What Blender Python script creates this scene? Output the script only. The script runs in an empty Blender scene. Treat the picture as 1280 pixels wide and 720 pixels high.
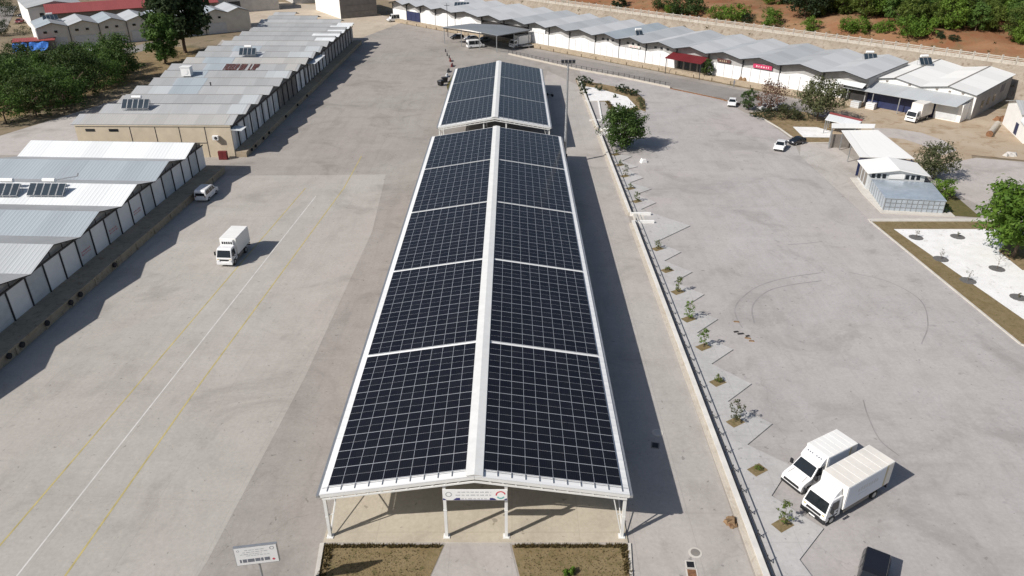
import bpy, bmesh, math, random
from mathutils import Vector, Matrix, geometry
S = bpy.context.scene
COL = S.collection
R = math.radians
random.seed(7)

# ------------------------------------------------------------ camera
cam_d = bpy.data.cameras.new("camera"); cam = bpy.data.objects.new("camera", cam_d); COL.objects.link(cam)
cam.location = (0, 0, 42.5)
cam.rotation_euler = (R(90 - 28.502), 0, 0)
cam_d.sensor_width = 36; cam_d.lens = 36 * 930 / 1280
cam_d.clip_start = 0.5; cam_d.clip_end = 6000
S.camera = cam
# ------------------------------------------------------------ world, sun, exposure
SUN_EL, SUN_AZ = 39.5, 31.0            # elevation; ground direction the shadows fall (from +X towards +Y)
W = bpy.data.worlds.new("World"); S.world = W; W.use_nodes = True
wn = W.node_tree; bg = wn.nodes['Background']
sky = wn.nodes.new('ShaderNodeTexSky'); sky.sky_type = 'NISHITA'; sky.sun_disc = False
dx, dy = -math.cos(R(SUN_AZ)), -math.sin(R(SUN_AZ))
sky.sun_elevation = R(SUN_EL); sky.sun_rotation = math.atan2(dx, dy) % (2 * math.pi)
sky.air_density = 1.0; sky.dust_density = 1.6; sky.ozone_density = 1.0
wn.links.new(sky.outputs[0], bg.inputs[0]); bg.inputs[1].default_value = 0.072
sd = bpy.data.lights.new("sun", 'SUN'); sd.energy = 4.6; sd.angle = R(0.55); sd.color = (1.0, 0.955, 0.90)
sun = bpy.data.objects.new("sun", sd); COL.objects.link(sun)
Ld = Vector((math.cos(R(SUN_AZ)) * math.cos(R(SUN_EL)), math.sin(R(SUN_AZ)) * math.cos(R(SUN_EL)), -math.sin(R(SUN_EL))))
sun.rotation_euler = Ld.to_track_quat('-Z', 'Y').to_euler()
sun.location = (-60, -40, 90)
S.view_settings.view_transform = 'Standard'; S.view_settings.look = 'None'
S.view_settings.exposure = 0.09; S.view_settings.gamma = 1.0
S.view_settings.use_curve_mapping = False

# ------------------------------------------------------------ materials
def nodes(name):
    m = bpy.data.materials.new(name); m.use_nodes = True
    t = m.node_tree; return m, t, t.nodes['Principled BSDF']
def N(t, kind, **kw):
    n = t.nodes.new(kind)
    for k, v in kw.items():
        if k in n.inputs: n.inputs[k].default_value = v
        else: setattr(n, k, v)
    return n
def mixc(t, fac, a, b, blend='MIX'):
    n = t.nodes.new('ShaderNodeMix'); n.data_type = 'RGBA'; n.blend_type = blend
    for i, v in ((0, fac), (6, a), (7, b)):
        if hasattr(v, 'is_output'): t.links.new(v, n.inputs[i])
        elif i == 0: n.inputs[0].default_value = v
        else: n.inputs[i].default_value = (*v, 1) if len(v) == 3 else v
    return n.outputs[2]
def ramp(t, src, lo, hi):
    n = t.nodes.new('ShaderNodeMapRange'); t.links.new(src, n.inputs[0])
    n.inputs[1].default_value = lo; n.inputs[2].default_value = hi; return n.outputs[0]
def math_(t, op, a, b=0.0):
    n = t.nodes.new('ShaderNodeMath'); n.operation = op
    for i, v in ((0, a), (1, b)):
        if hasattr(v, 'is_output'): t.links.new(v, n.inputs[i])
        else: n.inputs[i].default_value = v
    return n.outputs[0]
def coords(t, kind='pos', scale=(1, 1, 1), rot=0.0):
    if kind == 'pos': o = t.nodes.new('ShaderNodeNewGeometry').outputs['Position']
    elif kind == 'uv': o = t.nodes.new('ShaderNodeTexCoord').outputs['UV']
    else: o = t.nodes.new('ShaderNodeTexCoord').outputs['Object']
    mp = t.nodes.new('ShaderNodeMapping'); mp.inputs['Scale'].default_value = scale
    mp.inputs['Rotation'].default_value = (0, 0, rot)
    t.links.new(o, mp.inputs[0]); return mp.outputs[0]
def noise(t, vec, scale, detail=4.0, rough=0.55, dist=0.0):
    n = N(t, 'ShaderNodeTexNoise', Scale=scale, Detail=detail, Roughness=rough, Distortion=dist)
    t.links.new(vec, n.inputs['Vector']); return n.outputs['Fac']
def plain(name, c, rough=0.6, metal=0.0, var=0.12, scale=1.5, kind='obj', spec=0.5, coat=0.0):
    m, t, b = nodes(name)
    f = noise(t, coords(t, kind), scale, 5.0, 0.6)
    d = tuple(x * (1 - var) for x in c); l = tuple(min(1, x * (1 + var)) for x in c)
    t.links.new(mixc(t, ramp(t, f, 0.3, 0.7), d, l), b.inputs['Base Color'])
    b.inputs['Roughness'].default_value = rough; b.inputs['Metallic'].default_value = metal
    b.inputs['Specular IOR Level'].default_value = spec; b.inputs['Coat Weight'].default_value = coat
    return m
def concrete(name, c1, c2, stain, joints=None, rot=0.0, cracks=True, streak=0.5, spots=0.75, big=0.035, jw=0.22):
    m, t, b = nodes(name)
    P = coords(t)
    base = mixc(t, ramp(t, noise(t, P, big, 5, 0.6, 0.6), 0.36, 0.64), c1, c2)
    tone = noise(t, P, 0.022, 4, 0.6, 1.2)
    base = mixc(t, math_(t, 'MULTIPLY', ramp(t, tone, 0.42, 0.60), 0.75), base, (c2[0] * .98, c2[1] * .935, c2[2] * .93))
    cloud = noise(t, P, 0.11, 5, 0.65, 0.9)
    base = mixc(t, math_(t, 'MULTIPLY', ramp(t, cloud, 0.52, 0.66), 0.55), base, tuple(x * 0.86 for x in stain))
    base = mixc(t, math_(t, 'MULTIPLY', ramp(t, cloud, 0.46, 0.30), 0.38), base, tuple(min(1, x * 1.14) for x in c2))
    med = noise(t, P, 0.35, 6, 0.62, 0.3)
    base = mixc(t, math_(t, 'MULTIPLY', ramp(t, med, 0.50, 0.72), 0.34), base, stain)
    st = noise(t, coords(t, scale=(0.9, 0.045, 1), rot=rot), 1.0, 4, 0.6, 0.5)
    base = mixc(t, math_(t, 'MULTIPLY', ramp(t, st, 0.48, 0.75), 0.32 * streak), base, stain)
    st2 = noise(t, coords(t, scale=(0.05, 0.55, 1), rot=rot), 1.0, 4, 0.6, 0.5)
    base = mixc(t, math_(t, 'MULTIPLY', ramp(t, st2, 0.5, 0.75), 0.28 * streak), base, tuple(min(1, x * 1.18) for x in c2))
    sp = noise(t, P, 0.55, 3, 0.6, 0.2)
    base = mixc(t, math_(t, 'MULTIPLY', ramp(t, sp, spots - 0.06, spots + 0.05), 0.38), base, tuple(x * 0.38 for x in stain))
    sp2 = noise(t, P, 1.9, 2, 0.5, 0.4)
    base = mixc(t, math_(t, 'MULTIPLY', ramp(t, sp2, 0.69, 0.74), 0.5), base, tuple(x * 0.35 for x in stain))
    wash = noise(t, coords(t, scale=(0.5, 0.22, 1), rot=rot + 0.35), 1.0, 6, 0.7, 0.4)
    base = mixc(t, math_(t, 'MULTIPLY', ramp(t, wash, 0.48, 0.72), 0.22), base, tuple(x * 0.80 for x in stain))
    gr = noise(t, P, 3.2, 5, 0.72)
    base = mixc(t, math_(t, 'MULTIPLY', ramp(t, gr, 0.45, 0.70), 0.24), base, tuple(x * 0.72 for x in stain))
    base = mixc(t, math_(t, 'MULTIPLY', ramp(t, gr, 0.45, 0.28), 0.22), base, tuple(min(1, x * 1.22) for x in c2))
    fine = noise(t, P, 11.0, 3, 0.75)
    base = mixc(t, math_(t, 'MULTIPLY', fine, 0.20), base, tuple(x * 0.55 for x in c1))
    if joints:
        br = N(t, 'ShaderNodeTexBrick', Scale=1.0); br.offset = 0.0; br.inputs['Mortar Size'].default_value = 0.035
        br.inputs['Brick Width'].default_value = joints[0]; br.inputs['Row Height'].default_value = joints[1]
        br.inputs['Color1'].default_value = (0, 0, 0, 1); br.inputs['Color2'].default_value = (0.16, 0.16, 0.16, 1)
        br.inputs['Mortar'].default_value = (1, 1, 1, 1)
        t.links.new(coords(t, rot=rot), br.inputs['Vector'])
        base = mixc(t, math_(t, 'MULTIPLY', br.outputs['Color'], jw), base, tuple(x * 0.6 for x in stain))
    if cracks:
        v = N(t, 'ShaderNodeTexVoronoi', Scale=0.13); v.feature = 'DISTANCE_TO_EDGE'
        wob = t.nodes.new('ShaderNodeVectorMath'); wob.operation = 'ADD'
        nn = N(t, 'ShaderNodeTexNoise', Scale=0.3, Detail=5.0); t.links.new(P, nn.inputs['Vector'])
        sc = t.nodes.new('ShaderNodeVectorMath'); sc.operation = 'SCALE'; sc.inputs['Scale'].default_value = 5.0
        t.links.new(nn.outputs['Color'], sc.inputs[0]); t.links.new(P, wob.inputs[0]); t.links.new(sc.outputs[0], wob.inputs[1])
        t.links.new(wob.outputs[0], v.inputs['Vector'])
        line = ramp(t, v.outputs['Distance'], 0.008, 0.002)
        patch = ramp(t, noise(t, P, 0.06, 2), 0.50, 0.60)
        base = mixc(t, math_(t, 'MULTIPLY', math_(t, 'MULTIPLY', line, patch), 0.2), base, tuple(x * 0.45 for x in stain))
    t.links.new(base, b.inputs['Base Color']); b.inputs['Roughness'].default_value = 0.9
    b.inputs['Specular IOR Level'].default_value = 0.2
    bp = N(t, 'ShaderNodeBump', Strength=0.25, Distance=0.02); t.links.new(fine, bp.inputs['Height'])
    t.links.new(bp.outputs[0], b.inputs['Normal'])
    return m
def earth(name, cols, scale=0.12, fine=3.0, bump=0.5):
    m, t, b = nodes(name); P = coords(t)
    base = mixc(t, ramp(t, noise(t, P, scale, 6, 0.62, 0.8), 0.35, 0.65), cols[0], cols[1])
    base = mixc(t, ramp(t, noise(t, P, scale * 3.7, 5, 0.65, 0.5), 0.52, 0.66), base, cols[2])
    f = noise(t, P, fine, 4, 0.7)
    base = mixc(t, math_(t, 'MULTIPLY', f, 0.45), base, tuple(x * 0.5 for x in cols[0]))
    t.links.new(base, b.inputs['Base Color']); b.inputs['Roughness'].default_value = 0.95
    b.inputs['Specular IOR Level'].default_value = 0.1
    bp = N(t, 'ShaderNodeBump', Strength=bump, Distance=0.15); t.links.new(f, bp.inputs['Height']); t.links.new(bp.outputs[0], b.inputs['Normal'])
    return m
def roofing(name, c, pitch=0.5, dirt=0.35, rough=0.5, metal=0.0, ribs=0.5):
    """ribbed sheet metal: UV in metres, u along the ridge, v down the slope"""
    m, t, b = nodes(name)
    uv = coords(t, 'uv'); sep = t.nodes.new('ShaderNodeSeparateXYZ'); t.links.new(uv, sep.inputs[0])
    fr = math_(t, 'FRACT', math_(t, 'DIVIDE', sep.outputs[0], pitch))
    rib = ramp(t, math_(t, 'ABSOLUTE', math_(t, 'SUBTRACT', fr, 0.5)), 0.22, 0.06)
    sheet = N(t, 'ShaderNodeTexWhiteNoise'); sheet.noise_dimensions = '1D'
    t.links.new(math_(t, 'FLOOR', math_(t, 'DIVIDE', sep.outputs[0], pitch * 6)), sheet.inputs['W'])
    col = mixc(t, sheet.outputs['Value'], tuple(x * 0.94 for x in c), tuple(min(1, x * 1.05) for x in c))
    d1 = noise(t, coords(t, 'uv', (0.35, 0.09, 1)), 1.0, 5, 0.65, 0.4)
    col = mixc(t, math_(t, 'MULTIPLY', ramp(t, d1, 0.45, 0.75), dirt), col, tuple(x * 0.62 for x in c))
    d2 = noise(t, coords(t, 'uv', (2.5, 0.12, 1)), 1.0, 3, 0.6)
    col = mixc(t, math_(t, 'MULTIPLY', ramp(t, d2, 0.55, 0.75), dirt * 0.7), col, tuple(x * 0.68 for x in c))
    rs = noise(t, coords(t, 'uv', (1.3, 0.10, 1)), 1.0, 5, 0.7, 0.2)
    col = mixc(t, math_(t, 'MULTIPLY', ramp(t, rs, 0.60, 0.78), dirt * 1.1), col, (c[0] * .62, c[1] * .50, c[2] * .38))
    lap = ramp(t, math_(t, 'FRACT', math_(t, 'DIVIDE', sep.outputs[0], pitch * 6)), 0.04, 0.0)
    col = mixc(t, math_(t, 'MULTIPLY', lap, 0.3), col, tuple(x * 0.55 for x in c))
    t.links.new(col, b.inputs['Base Color'])
    b.inputs['Roughness'].default_value = rough; b.inputs['Metallic'].default_value = metal; b.inputs['Specular IOR Level'].default_value = 0.35
    bp = N(t, 'ShaderNodeBump', Strength=ribs, Distance=0.04); t.links.new(rib, bp.inputs['Height']); t.links.new(bp.outputs[0], b.inputs['Normal'])
    return m
def leaves(name, dark, light, scale=0.35):
    m, t, b = nodes(name)
    f = noise(t, coords(t), scale, 3, 0.6)
    oi = t.nodes.new('ShaderNodeObjectInfo')
    geo = t.nodes.new('ShaderNodeNewGeometry')
    f2 = math_(t, 'ADD', math_(t, 'MULTIPLY', f, 0.9), math_(t, 'MULTIPLY', oi.outputs['Random'], 0.35))
    f3 = math_(t, 'ADD', f2, math_(t, 'MULTIPLY', geo.outputs['Random Per Island'], 0.35))
    t.links.new(mixc(t, ramp(t, f3, 0.40, 1.15), dark, light), b.inputs['Base Color'])
    b.inputs['Roughness'].default_value = 0.65; b.inputs['Specular IOR Level'].default_value = 0.25
    tr = t.nodes.new('ShaderNodeBsdfTranslucent'); tr.inputs[0].default_value = (*[x * 1.2 for x in light], 1)
    mx = t.nodes.new('ShaderNodeMixShader'); mx.inputs[0].default_value = 0.28
    out = t.nodes['Material Output']
    t.links.new(b.outputs[0], mx.inputs[1]); t.links.new(tr.outputs[0], mx.inputs[2]); t.links.new(mx.outputs[0], out.inputs[0])
    return m
def panel_glass():
    m, t, b = nodes("solar_cell_glass")
    uv = coords(t, 'uv'); sep = t.nodes.new('ShaderNodeSeparateXYZ'); t.links.new(uv, sep.inputs[0])
    def grid(o, n, w):
        return ramp(t, math_(t, 'ABSOLUTE', math_(t, 'SUBTRACT', math_(t, 'FRACT', math_(t, 'MULTIPLY', o, n)), 0.5)), 0.5 - w, 0.5 - w * 0.5)
    g = math_(t, 'MAXIMUM', grid(sep.outputs[0], 6, 0.035), grid(sep.outputs[1], 10, 0.05))
    oi = t.nodes.new('ShaderNodeObjectInfo'); geo = t.nodes.new('ShaderNodeNewGeometry')
    base = mixc(t, geo.outputs['Random Per Island'], (0.005, 0.0055, 0.009), (0.009, 0.0095, 0.014))
    dust = noise(t, coords(t), 0.8, 5, 0.65)
    base = mixc(t, math_(t, 'MULTIPLY', ramp(t, dust, 0.4, 0.8), 0.02), base, (0.3, 0.27, 0.24))
    base = mixc(t, math_(t, 'MULTIPLY', g, 0.11), base, (0.16, 0.18, 0.23))
    t.links.new(base, b.inputs['Base Color'])
    b.inputs['Roughness'].default_value = 0.18; b.inputs['Specular IOR Level'].default_value = 0.24
    return m

M = {}
M['ground'] = earth('dry_earth', ((0.24, 0.19, 0.13), (0.33, 0.27, 0.19), (0.17, 0.15, 0.09)), 0.05)
M['yard'] = concrete('yard_paving', (0.342, 0.316, 0.287), (0.40, 0.372, 0.338), (0.252, 0.229, 0.205), joints=(12, 9), streak=0.9, jw=0.14)
M['slab'] = concrete('new_slab_paving', (0.43, 0.402, 0.365), (0.48, 0.452, 0.413), (0.335, 0.31, 0.278), joints=(6.0, 14), rot=R(3.0), cracks=False, streak=0.8, jw=0.15)
M['lot'] = concrete('lot_paving', (0.415, 0.392, 0.376), (0.475, 0.452, 0.437), (0.315, 0.293, 0.278), joints=None, streak=0.9, spots=0.71)
M['apron'] = concrete('apron_paving', (0.46, 0.43, 0.40), (0.53, 0.50, 0.47), (0.33, 0.30, 0.27), joints=(7, 7))
M['lane'] = concrete('lane_paving', (0.425, 0.40, 0.37), (0.485, 0.457, 0.425), (0.32, 0.295, 0.27), joints=(4.5, 7), streak=0.6)
M['sidewalk'] = concrete('sidewalk_paving', (0.475, 0.468, 0.455), (0.54, 0.532, 0.518), (0.385, 0.373, 0.36), joints=(3, 3), cracks=False, streak=0.5)
M['floor'] = concrete('canopy_floor', (0.46, 0.41, 0.32), (0.55, 0.50, 0.40), (0.37, 0.32, 0.25), joints=(5, 5), cracks=False)
M['plaza'] = concrete('plaza_paving', (0.50, 0.43, 0.33), (0.56, 0.49, 0.39), (0.40, 0.33, 0.26))
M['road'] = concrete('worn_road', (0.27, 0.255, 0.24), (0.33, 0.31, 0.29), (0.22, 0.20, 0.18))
M['dirt'] = earth('dirt_yard', ((0.44, 0.345, 0.245), (0.53, 0.44, 0.335), (0.37, 0.27, 0.175)), 0.09)
M['red_soil'] = earth('red_soil', ((0.25, 0.105, 0.052), (0.34, 0.215, 0.125), (0.21, 0.15, 0.08)), 0.07, 1.6)
M['dry_grass'] = earth('dry_grass', ((0.25, 0.18, 0.10), (0.33, 0.25, 0.15), (0.15, 0.13, 0.065)), 0.3, 4.0)
M['lawn'] = earth('lawn', ((0.13, 0.12, 0.05), (0.18, 0.15, 0.065), (0.09, 0.10, 0.035)), 0.5, 6.0)
M['bed'] = earth('bed_grass', ((0.22, 0.165, 0.085), (0.285, 0.22, 0.125), (0.15, 0.135, 0.06)), 0.6, 6.0)
def gravel(name):
    m, t, b = nodes(name); P = coords(t)
    base = mixc(t, ramp(t, noise(t, P, 0.5, 5, 0.65), 0.35, 0.65), (0.74, 0.73, 0.71), (0.84, 0.83, 0.82))
    base = mixc(t, math_(t, 'MULTIPLY', ramp(t, noise(t, P, 0.9, 4, 0.6, 0.8), 0.60, 0.70), 0.55), base, (0.47, 0.45, 0.42))
    sp = noise(t, P, 6.0, 3, 0.7); base = mixc(t, math_(t, 'MULTIPLY', ramp(t, sp, 0.56, 0.68), 0.5), base, (0.45, 0.44, 0.42))
    t.links.new(base, b.inputs['Base Color']); b.inputs['Roughness'].default_value = 0.95; b.inputs['Specular IOR Level'].default_value = 0.1
    bp = N(t, 'ShaderNodeBump', Strength=0.5, Distance=0.06); t.links.new(sp, bp.inputs['Height']); t.links.new(bp.outputs[0], b.inputs['Normal'])
    return m
M['gravel'] = gravel('white_gravel')
M['mulch'] = plain('dark_mulch', (0.13, 0.125, 0.12), 0.95, 0, 0.4, 6, 'pos')
M['stone_bank'] = earth('stone_bank', ((0.31, 0.26, 0.205), (0.41, 0.355, 0.29), (0.23, 0.185, 0.135)), 0.3, 2.0)
M['stone_wall'] = earth('stone_wall', ((0.50, 0.46, 0.40), (0.57, 0.53, 0.47), (0.38, 0.33, 0.27)), 0.4, 2.5)
M['coping'] = plain('pale_coping', (0.66, 0.635, 0.59), 0.9, 0, 0.12, 0.8, 'pos')
M['kerb'] = plain('kerb_concrete', (0.55, 0.52, 0.47), 0.9, 0, 0.12, 1.0, 'pos')
M['dock'] = earth('dock_concrete', ((0.40, 0.33, 0.24), (0.48, 0.40, 0.30), (0.30, 0.24, 0.17)), 0.4, 3.0, 0.2)
M['wall_beige'] = earth('beige_footing', ((0.52, 0.475, 0.41), (0.58, 0.54, 0.475), (0.45, 0.40, 0.335)), 0.5, 3.0, 0.2)
M['yellow'] = plain('yellow_paint', (0.45, 0.375, 0.15), 0.8, 0, 0.22, 0.8, 'pos')
M['white_line'] = plain('white_road_paint', (0.60, 0.58, 0.55), 0.8, 0, 0.14, 0.9, 'pos')
M['tyre_mark'] = plain('tyre_rubber_mark', (0.28, 0.266, 0.256), 0.9, 0, 0.2, 0.5, 'pos')
M['white'] = plain('white_paint', (0.80, 0.80, 0.79), 0.45, 0, 0.03, 1.0)
M['white_steel'] = plain('white_steel', (0.72, 0.72, 0.70), 0.5, 0, 0.06, 1.2)
M['cream'] = plain('cream_render', (0.56, 0.48, 0.36), 0.85, 0, 0.09, 0.6)
M['render_white'] = plain('white_render', (0.80, 0.79, 0.76), 0.8, 0, 0.06, 0.5)
M['render_pale'] = plain('pale_render', (0.62, 0.59, 0.53), 0.85, 0, 0.1, 0.5)
M['render_grey'] = plain('grey_render', (0.50, 0.48, 0.45), 0.85, 0, 0.12, 0.5)
M['render_shade'] = plain('shaded_grey_render', (0.33, 0.315, 0.30), 0.85, 0, 0.2, 0.6)  # grey with the shade of the unlit side wall put into its colour
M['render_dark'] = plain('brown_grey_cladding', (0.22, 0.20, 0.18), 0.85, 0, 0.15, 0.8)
M['door_grey'] = plain('grey_door_sheet', (0.55, 0.57, 0.58), 0.55, 0, 0.08, 1.0)
M['door_white'] = plain('white_door_sheet', (0.78, 0.78, 0.78), 0.5, 0, 0.04, 1.0)
M['gable_grey'] = plain('grey_gable_cladding', (0.36, 0.35, 0.34), 0.7, 0, 0.15, 1.0)
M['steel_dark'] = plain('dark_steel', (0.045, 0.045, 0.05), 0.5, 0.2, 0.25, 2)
M['steel'] = plain('galvanised_steel', (0.42, 0.43, 0.44), 0.4, 0.6, 0.12, 2)
M['alu'] = plain('aluminium_frame', (0.54, 0.56, 0.60), 0.4, 0.2, 0.05, 2)
M['navy'] = plain('navy_shutter', (0.022, 0.03, 0.085), 0.5, 0, 0.2, 1)
M['interior'] = plain('dark_interior', (0.03, 0.028, 0.027), 0.9, 0, 0.3, 1)
M['red'] = plain('red_paint', (0.15, 0.02, 0.022), 0.5, 0, 0.15, 1)
M['red_roof'] = roofing('red_sheet_roof', (0.30, 0.075, 0.07), 0.6)
M['maroon_roof'] = roofing('maroon_sheet_roof', (0.15, 0.022, 0.026), 0.5)
M['roof_white'] = roofing('white_sheet_roof', (0.74, 0.76, 0.76), 0.55, 0.12)
M['roof_new'] = roofing('new_white_roof', (0.86, 0.85, 0.82), 0.9, 0.08, ribs=0.12)
M['roof_blue'] = roofing('bluish_zinc_roof', (0.36, 0.40, 0.43), 0.5, 0.22)
M['roof_pale'] = roofing('pale_zinc_roof', (0.47, 0.49, 0.50), 0.5, 0.18)
M['roof_grey'] = roofing('grey_zinc_roof', (0.37, 0.375, 0.375), 0.45, 0.28)
M['roof_grey2'] = roofing('mid_zinc_roof', (0.42, 0.425, 0.425), 0.45, 0.25)
M['roof_warm'] = roofing('warm_zinc_roof', (0.43, 0.42, 0.40), 0.45, 0.25)
M['roof_c'] = roofing('long_shed_roof', (0.45, 0.465, 0.475), 0.6, 0.25)
M['roof_c2'] = roofing('long_shed_roof_pale', (0.55, 0.56, 0.565), 0.6, 0.2)
M['roof_dark'] = roofing('dark_carport_roof', (0.22, 0.235, 0.25), 0.6, 0.2)
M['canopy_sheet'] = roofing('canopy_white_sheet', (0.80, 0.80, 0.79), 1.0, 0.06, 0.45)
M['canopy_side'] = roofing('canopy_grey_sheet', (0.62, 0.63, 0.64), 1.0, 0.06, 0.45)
M['cell'] = panel_glass()
M['glass'] = plain('dark_glass', (0.012, 0.016, 0.02), 0.08, 0, 0.1, 1, 'obj', 0.6)
M['poly_glass'] = plain('polycarbonate_sheet', (0.40, 0.45, 0.50), 0.2, 0.15, 0.16, 0.7, 'obj', 0.6)
M['collector'] = plain('collector_glass', (0.03, 0.045, 0.06), 0.12, 0, 0.2, 0.8, 'obj', 0.6)
M['tyre'] = plain('black_rubber', (0.025, 0.025, 0.026), 0.85, 0, 0.2, 3)
M['black'] = plain('black_plastic', (0.018, 0.018, 0.02), 0.5, 0, 0.2, 3)
M['car_white'] = plain('white_car_paint', (0.80, 0.80, 0.80), 0.3, 0, 0.02, 1, 'obj', 0.5, 0.4)
M['car_black'] = plain('black_car_paint', (0.012, 0.012, 0.015), 0.25, 0, 0.1, 1, 'obj', 0.5, 0.8)
M['car_grey'] = plain('grey_car_paint', (0.20, 0.21, 0.22), 0.3, 0.2, 0.1, 1, 'obj', 0.5, 0.4)
M['box_white'] = plain('cargo_box_white', (0.80, 0.79, 0.76), 0.5, 0, 0.05, 0.7)
M['box_warm'] = plain('cargo_box_ivory', (0.74, 0.70, 0.64), 0.5, 0, 0.09, 0.6)
M['box_side'] = plain('cargo_box_side', (0.66, 0.70, 0.76), 0.5, 0, 0.04, 0.6)
M['tan_trim'] = plain('tan_trim', (0.52, 0.46, 0.30), 0.6, 0, 0.1, 1)
M['lamp'] = plain('lamp_lens', (0.75, 0.76, 0.78), 0.15, 0, 0.05, 3)
M['rust'] = plain('rusty_brown', (0.20, 0.10, 0.05), 0.9, 0, 0.4, 3)
M['wood'] = plain('weathered_wood', (0.22, 0.14, 0.075), 0.9, 0, 0.35, 3)
M['bark'] = plain('bark', (0.12, 0.085, 0.06), 0.95, 0, 0.35, 4)
M['blue_tarp'] = plain('blue_tarpaulin', (0.05, 0.17, 0.52), 0.5, 0, 0.3, 1)
M['ink'] = plain('dark_lettering', (0.16, 0.17, 0.20), 0.7, 0, 0.1, 2)
M['ink_pale'] = plain('pale_lettering', (0.42, 0.43, 0.44), 0.7, 0, 0.1, 2)
M['ink_navy'] = plain('navy_print', (0.02, 0.018, 0.14), 0.6, 0, 0.1, 2)
M['ink_red'] = plain('red_print', (0.55, 0.06, 0.09), 0.6, 0, 0.1, 2)
M['ink_teal'] = plain('teal_print', (0.16, 0.42, 0.42), 0.6, 0, 0.1, 2)
M['pink_sign'] = plain('crimson_sign', (0.50, 0.045, 0.12), 0.5, 0, 0.1, 2)
M['brown_lettering'] = plain('brown_red_lettering', (0.10, 0.04, 0.035), 0.8, 0, 0.35, 2)
M['yellow_crate'] = plain('yellow_box', (0.55, 0.40, 0.10), 0.7, 0, 0.2, 2)
M['leaf_pine'] = leaves('pine_needles', (0.018, 0.040, 0.012), (0.075, 0.125, 0.028))
M['leaf_bright'] = leaves('bright_leaves', (0.05, 0.11, 0.014), (0.16, 0.25, 0.035))
M['leaf_dark'] = leaves('dark_leaves', (0.014, 0.026, 0.012), (0.045, 0.07, 0.028))
M['leaf_mid'] = leaves('mid_leaves', (0.018, 0.036, 0.010), (0.07, 0.108, 0.028))
M['leaf_green'] = leaves('green_leaves', (0.026, 0.058, 0.014), (0.11, 0.19, 0.04))
M['leaf_hill'] = leaves('hill_pine_needles', (0.032, 0.06, 0.013), (0.155, 0.20, 0.038))
M['leaf_dry'] = leaves('dry_leaves', (0.075, 0.055, 0.025), (0.17, 0.13, 0.055))
M['leaf_red'] = leaves('reddish_twigs', (0.10, 0.055, 0.04), (0.19, 0.11, 0.08))
M['leaf_olive'] = leaves('olive_leaves', (0.05, 0.06, 0.025), (0.12, 0.13, 0.06))

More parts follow.
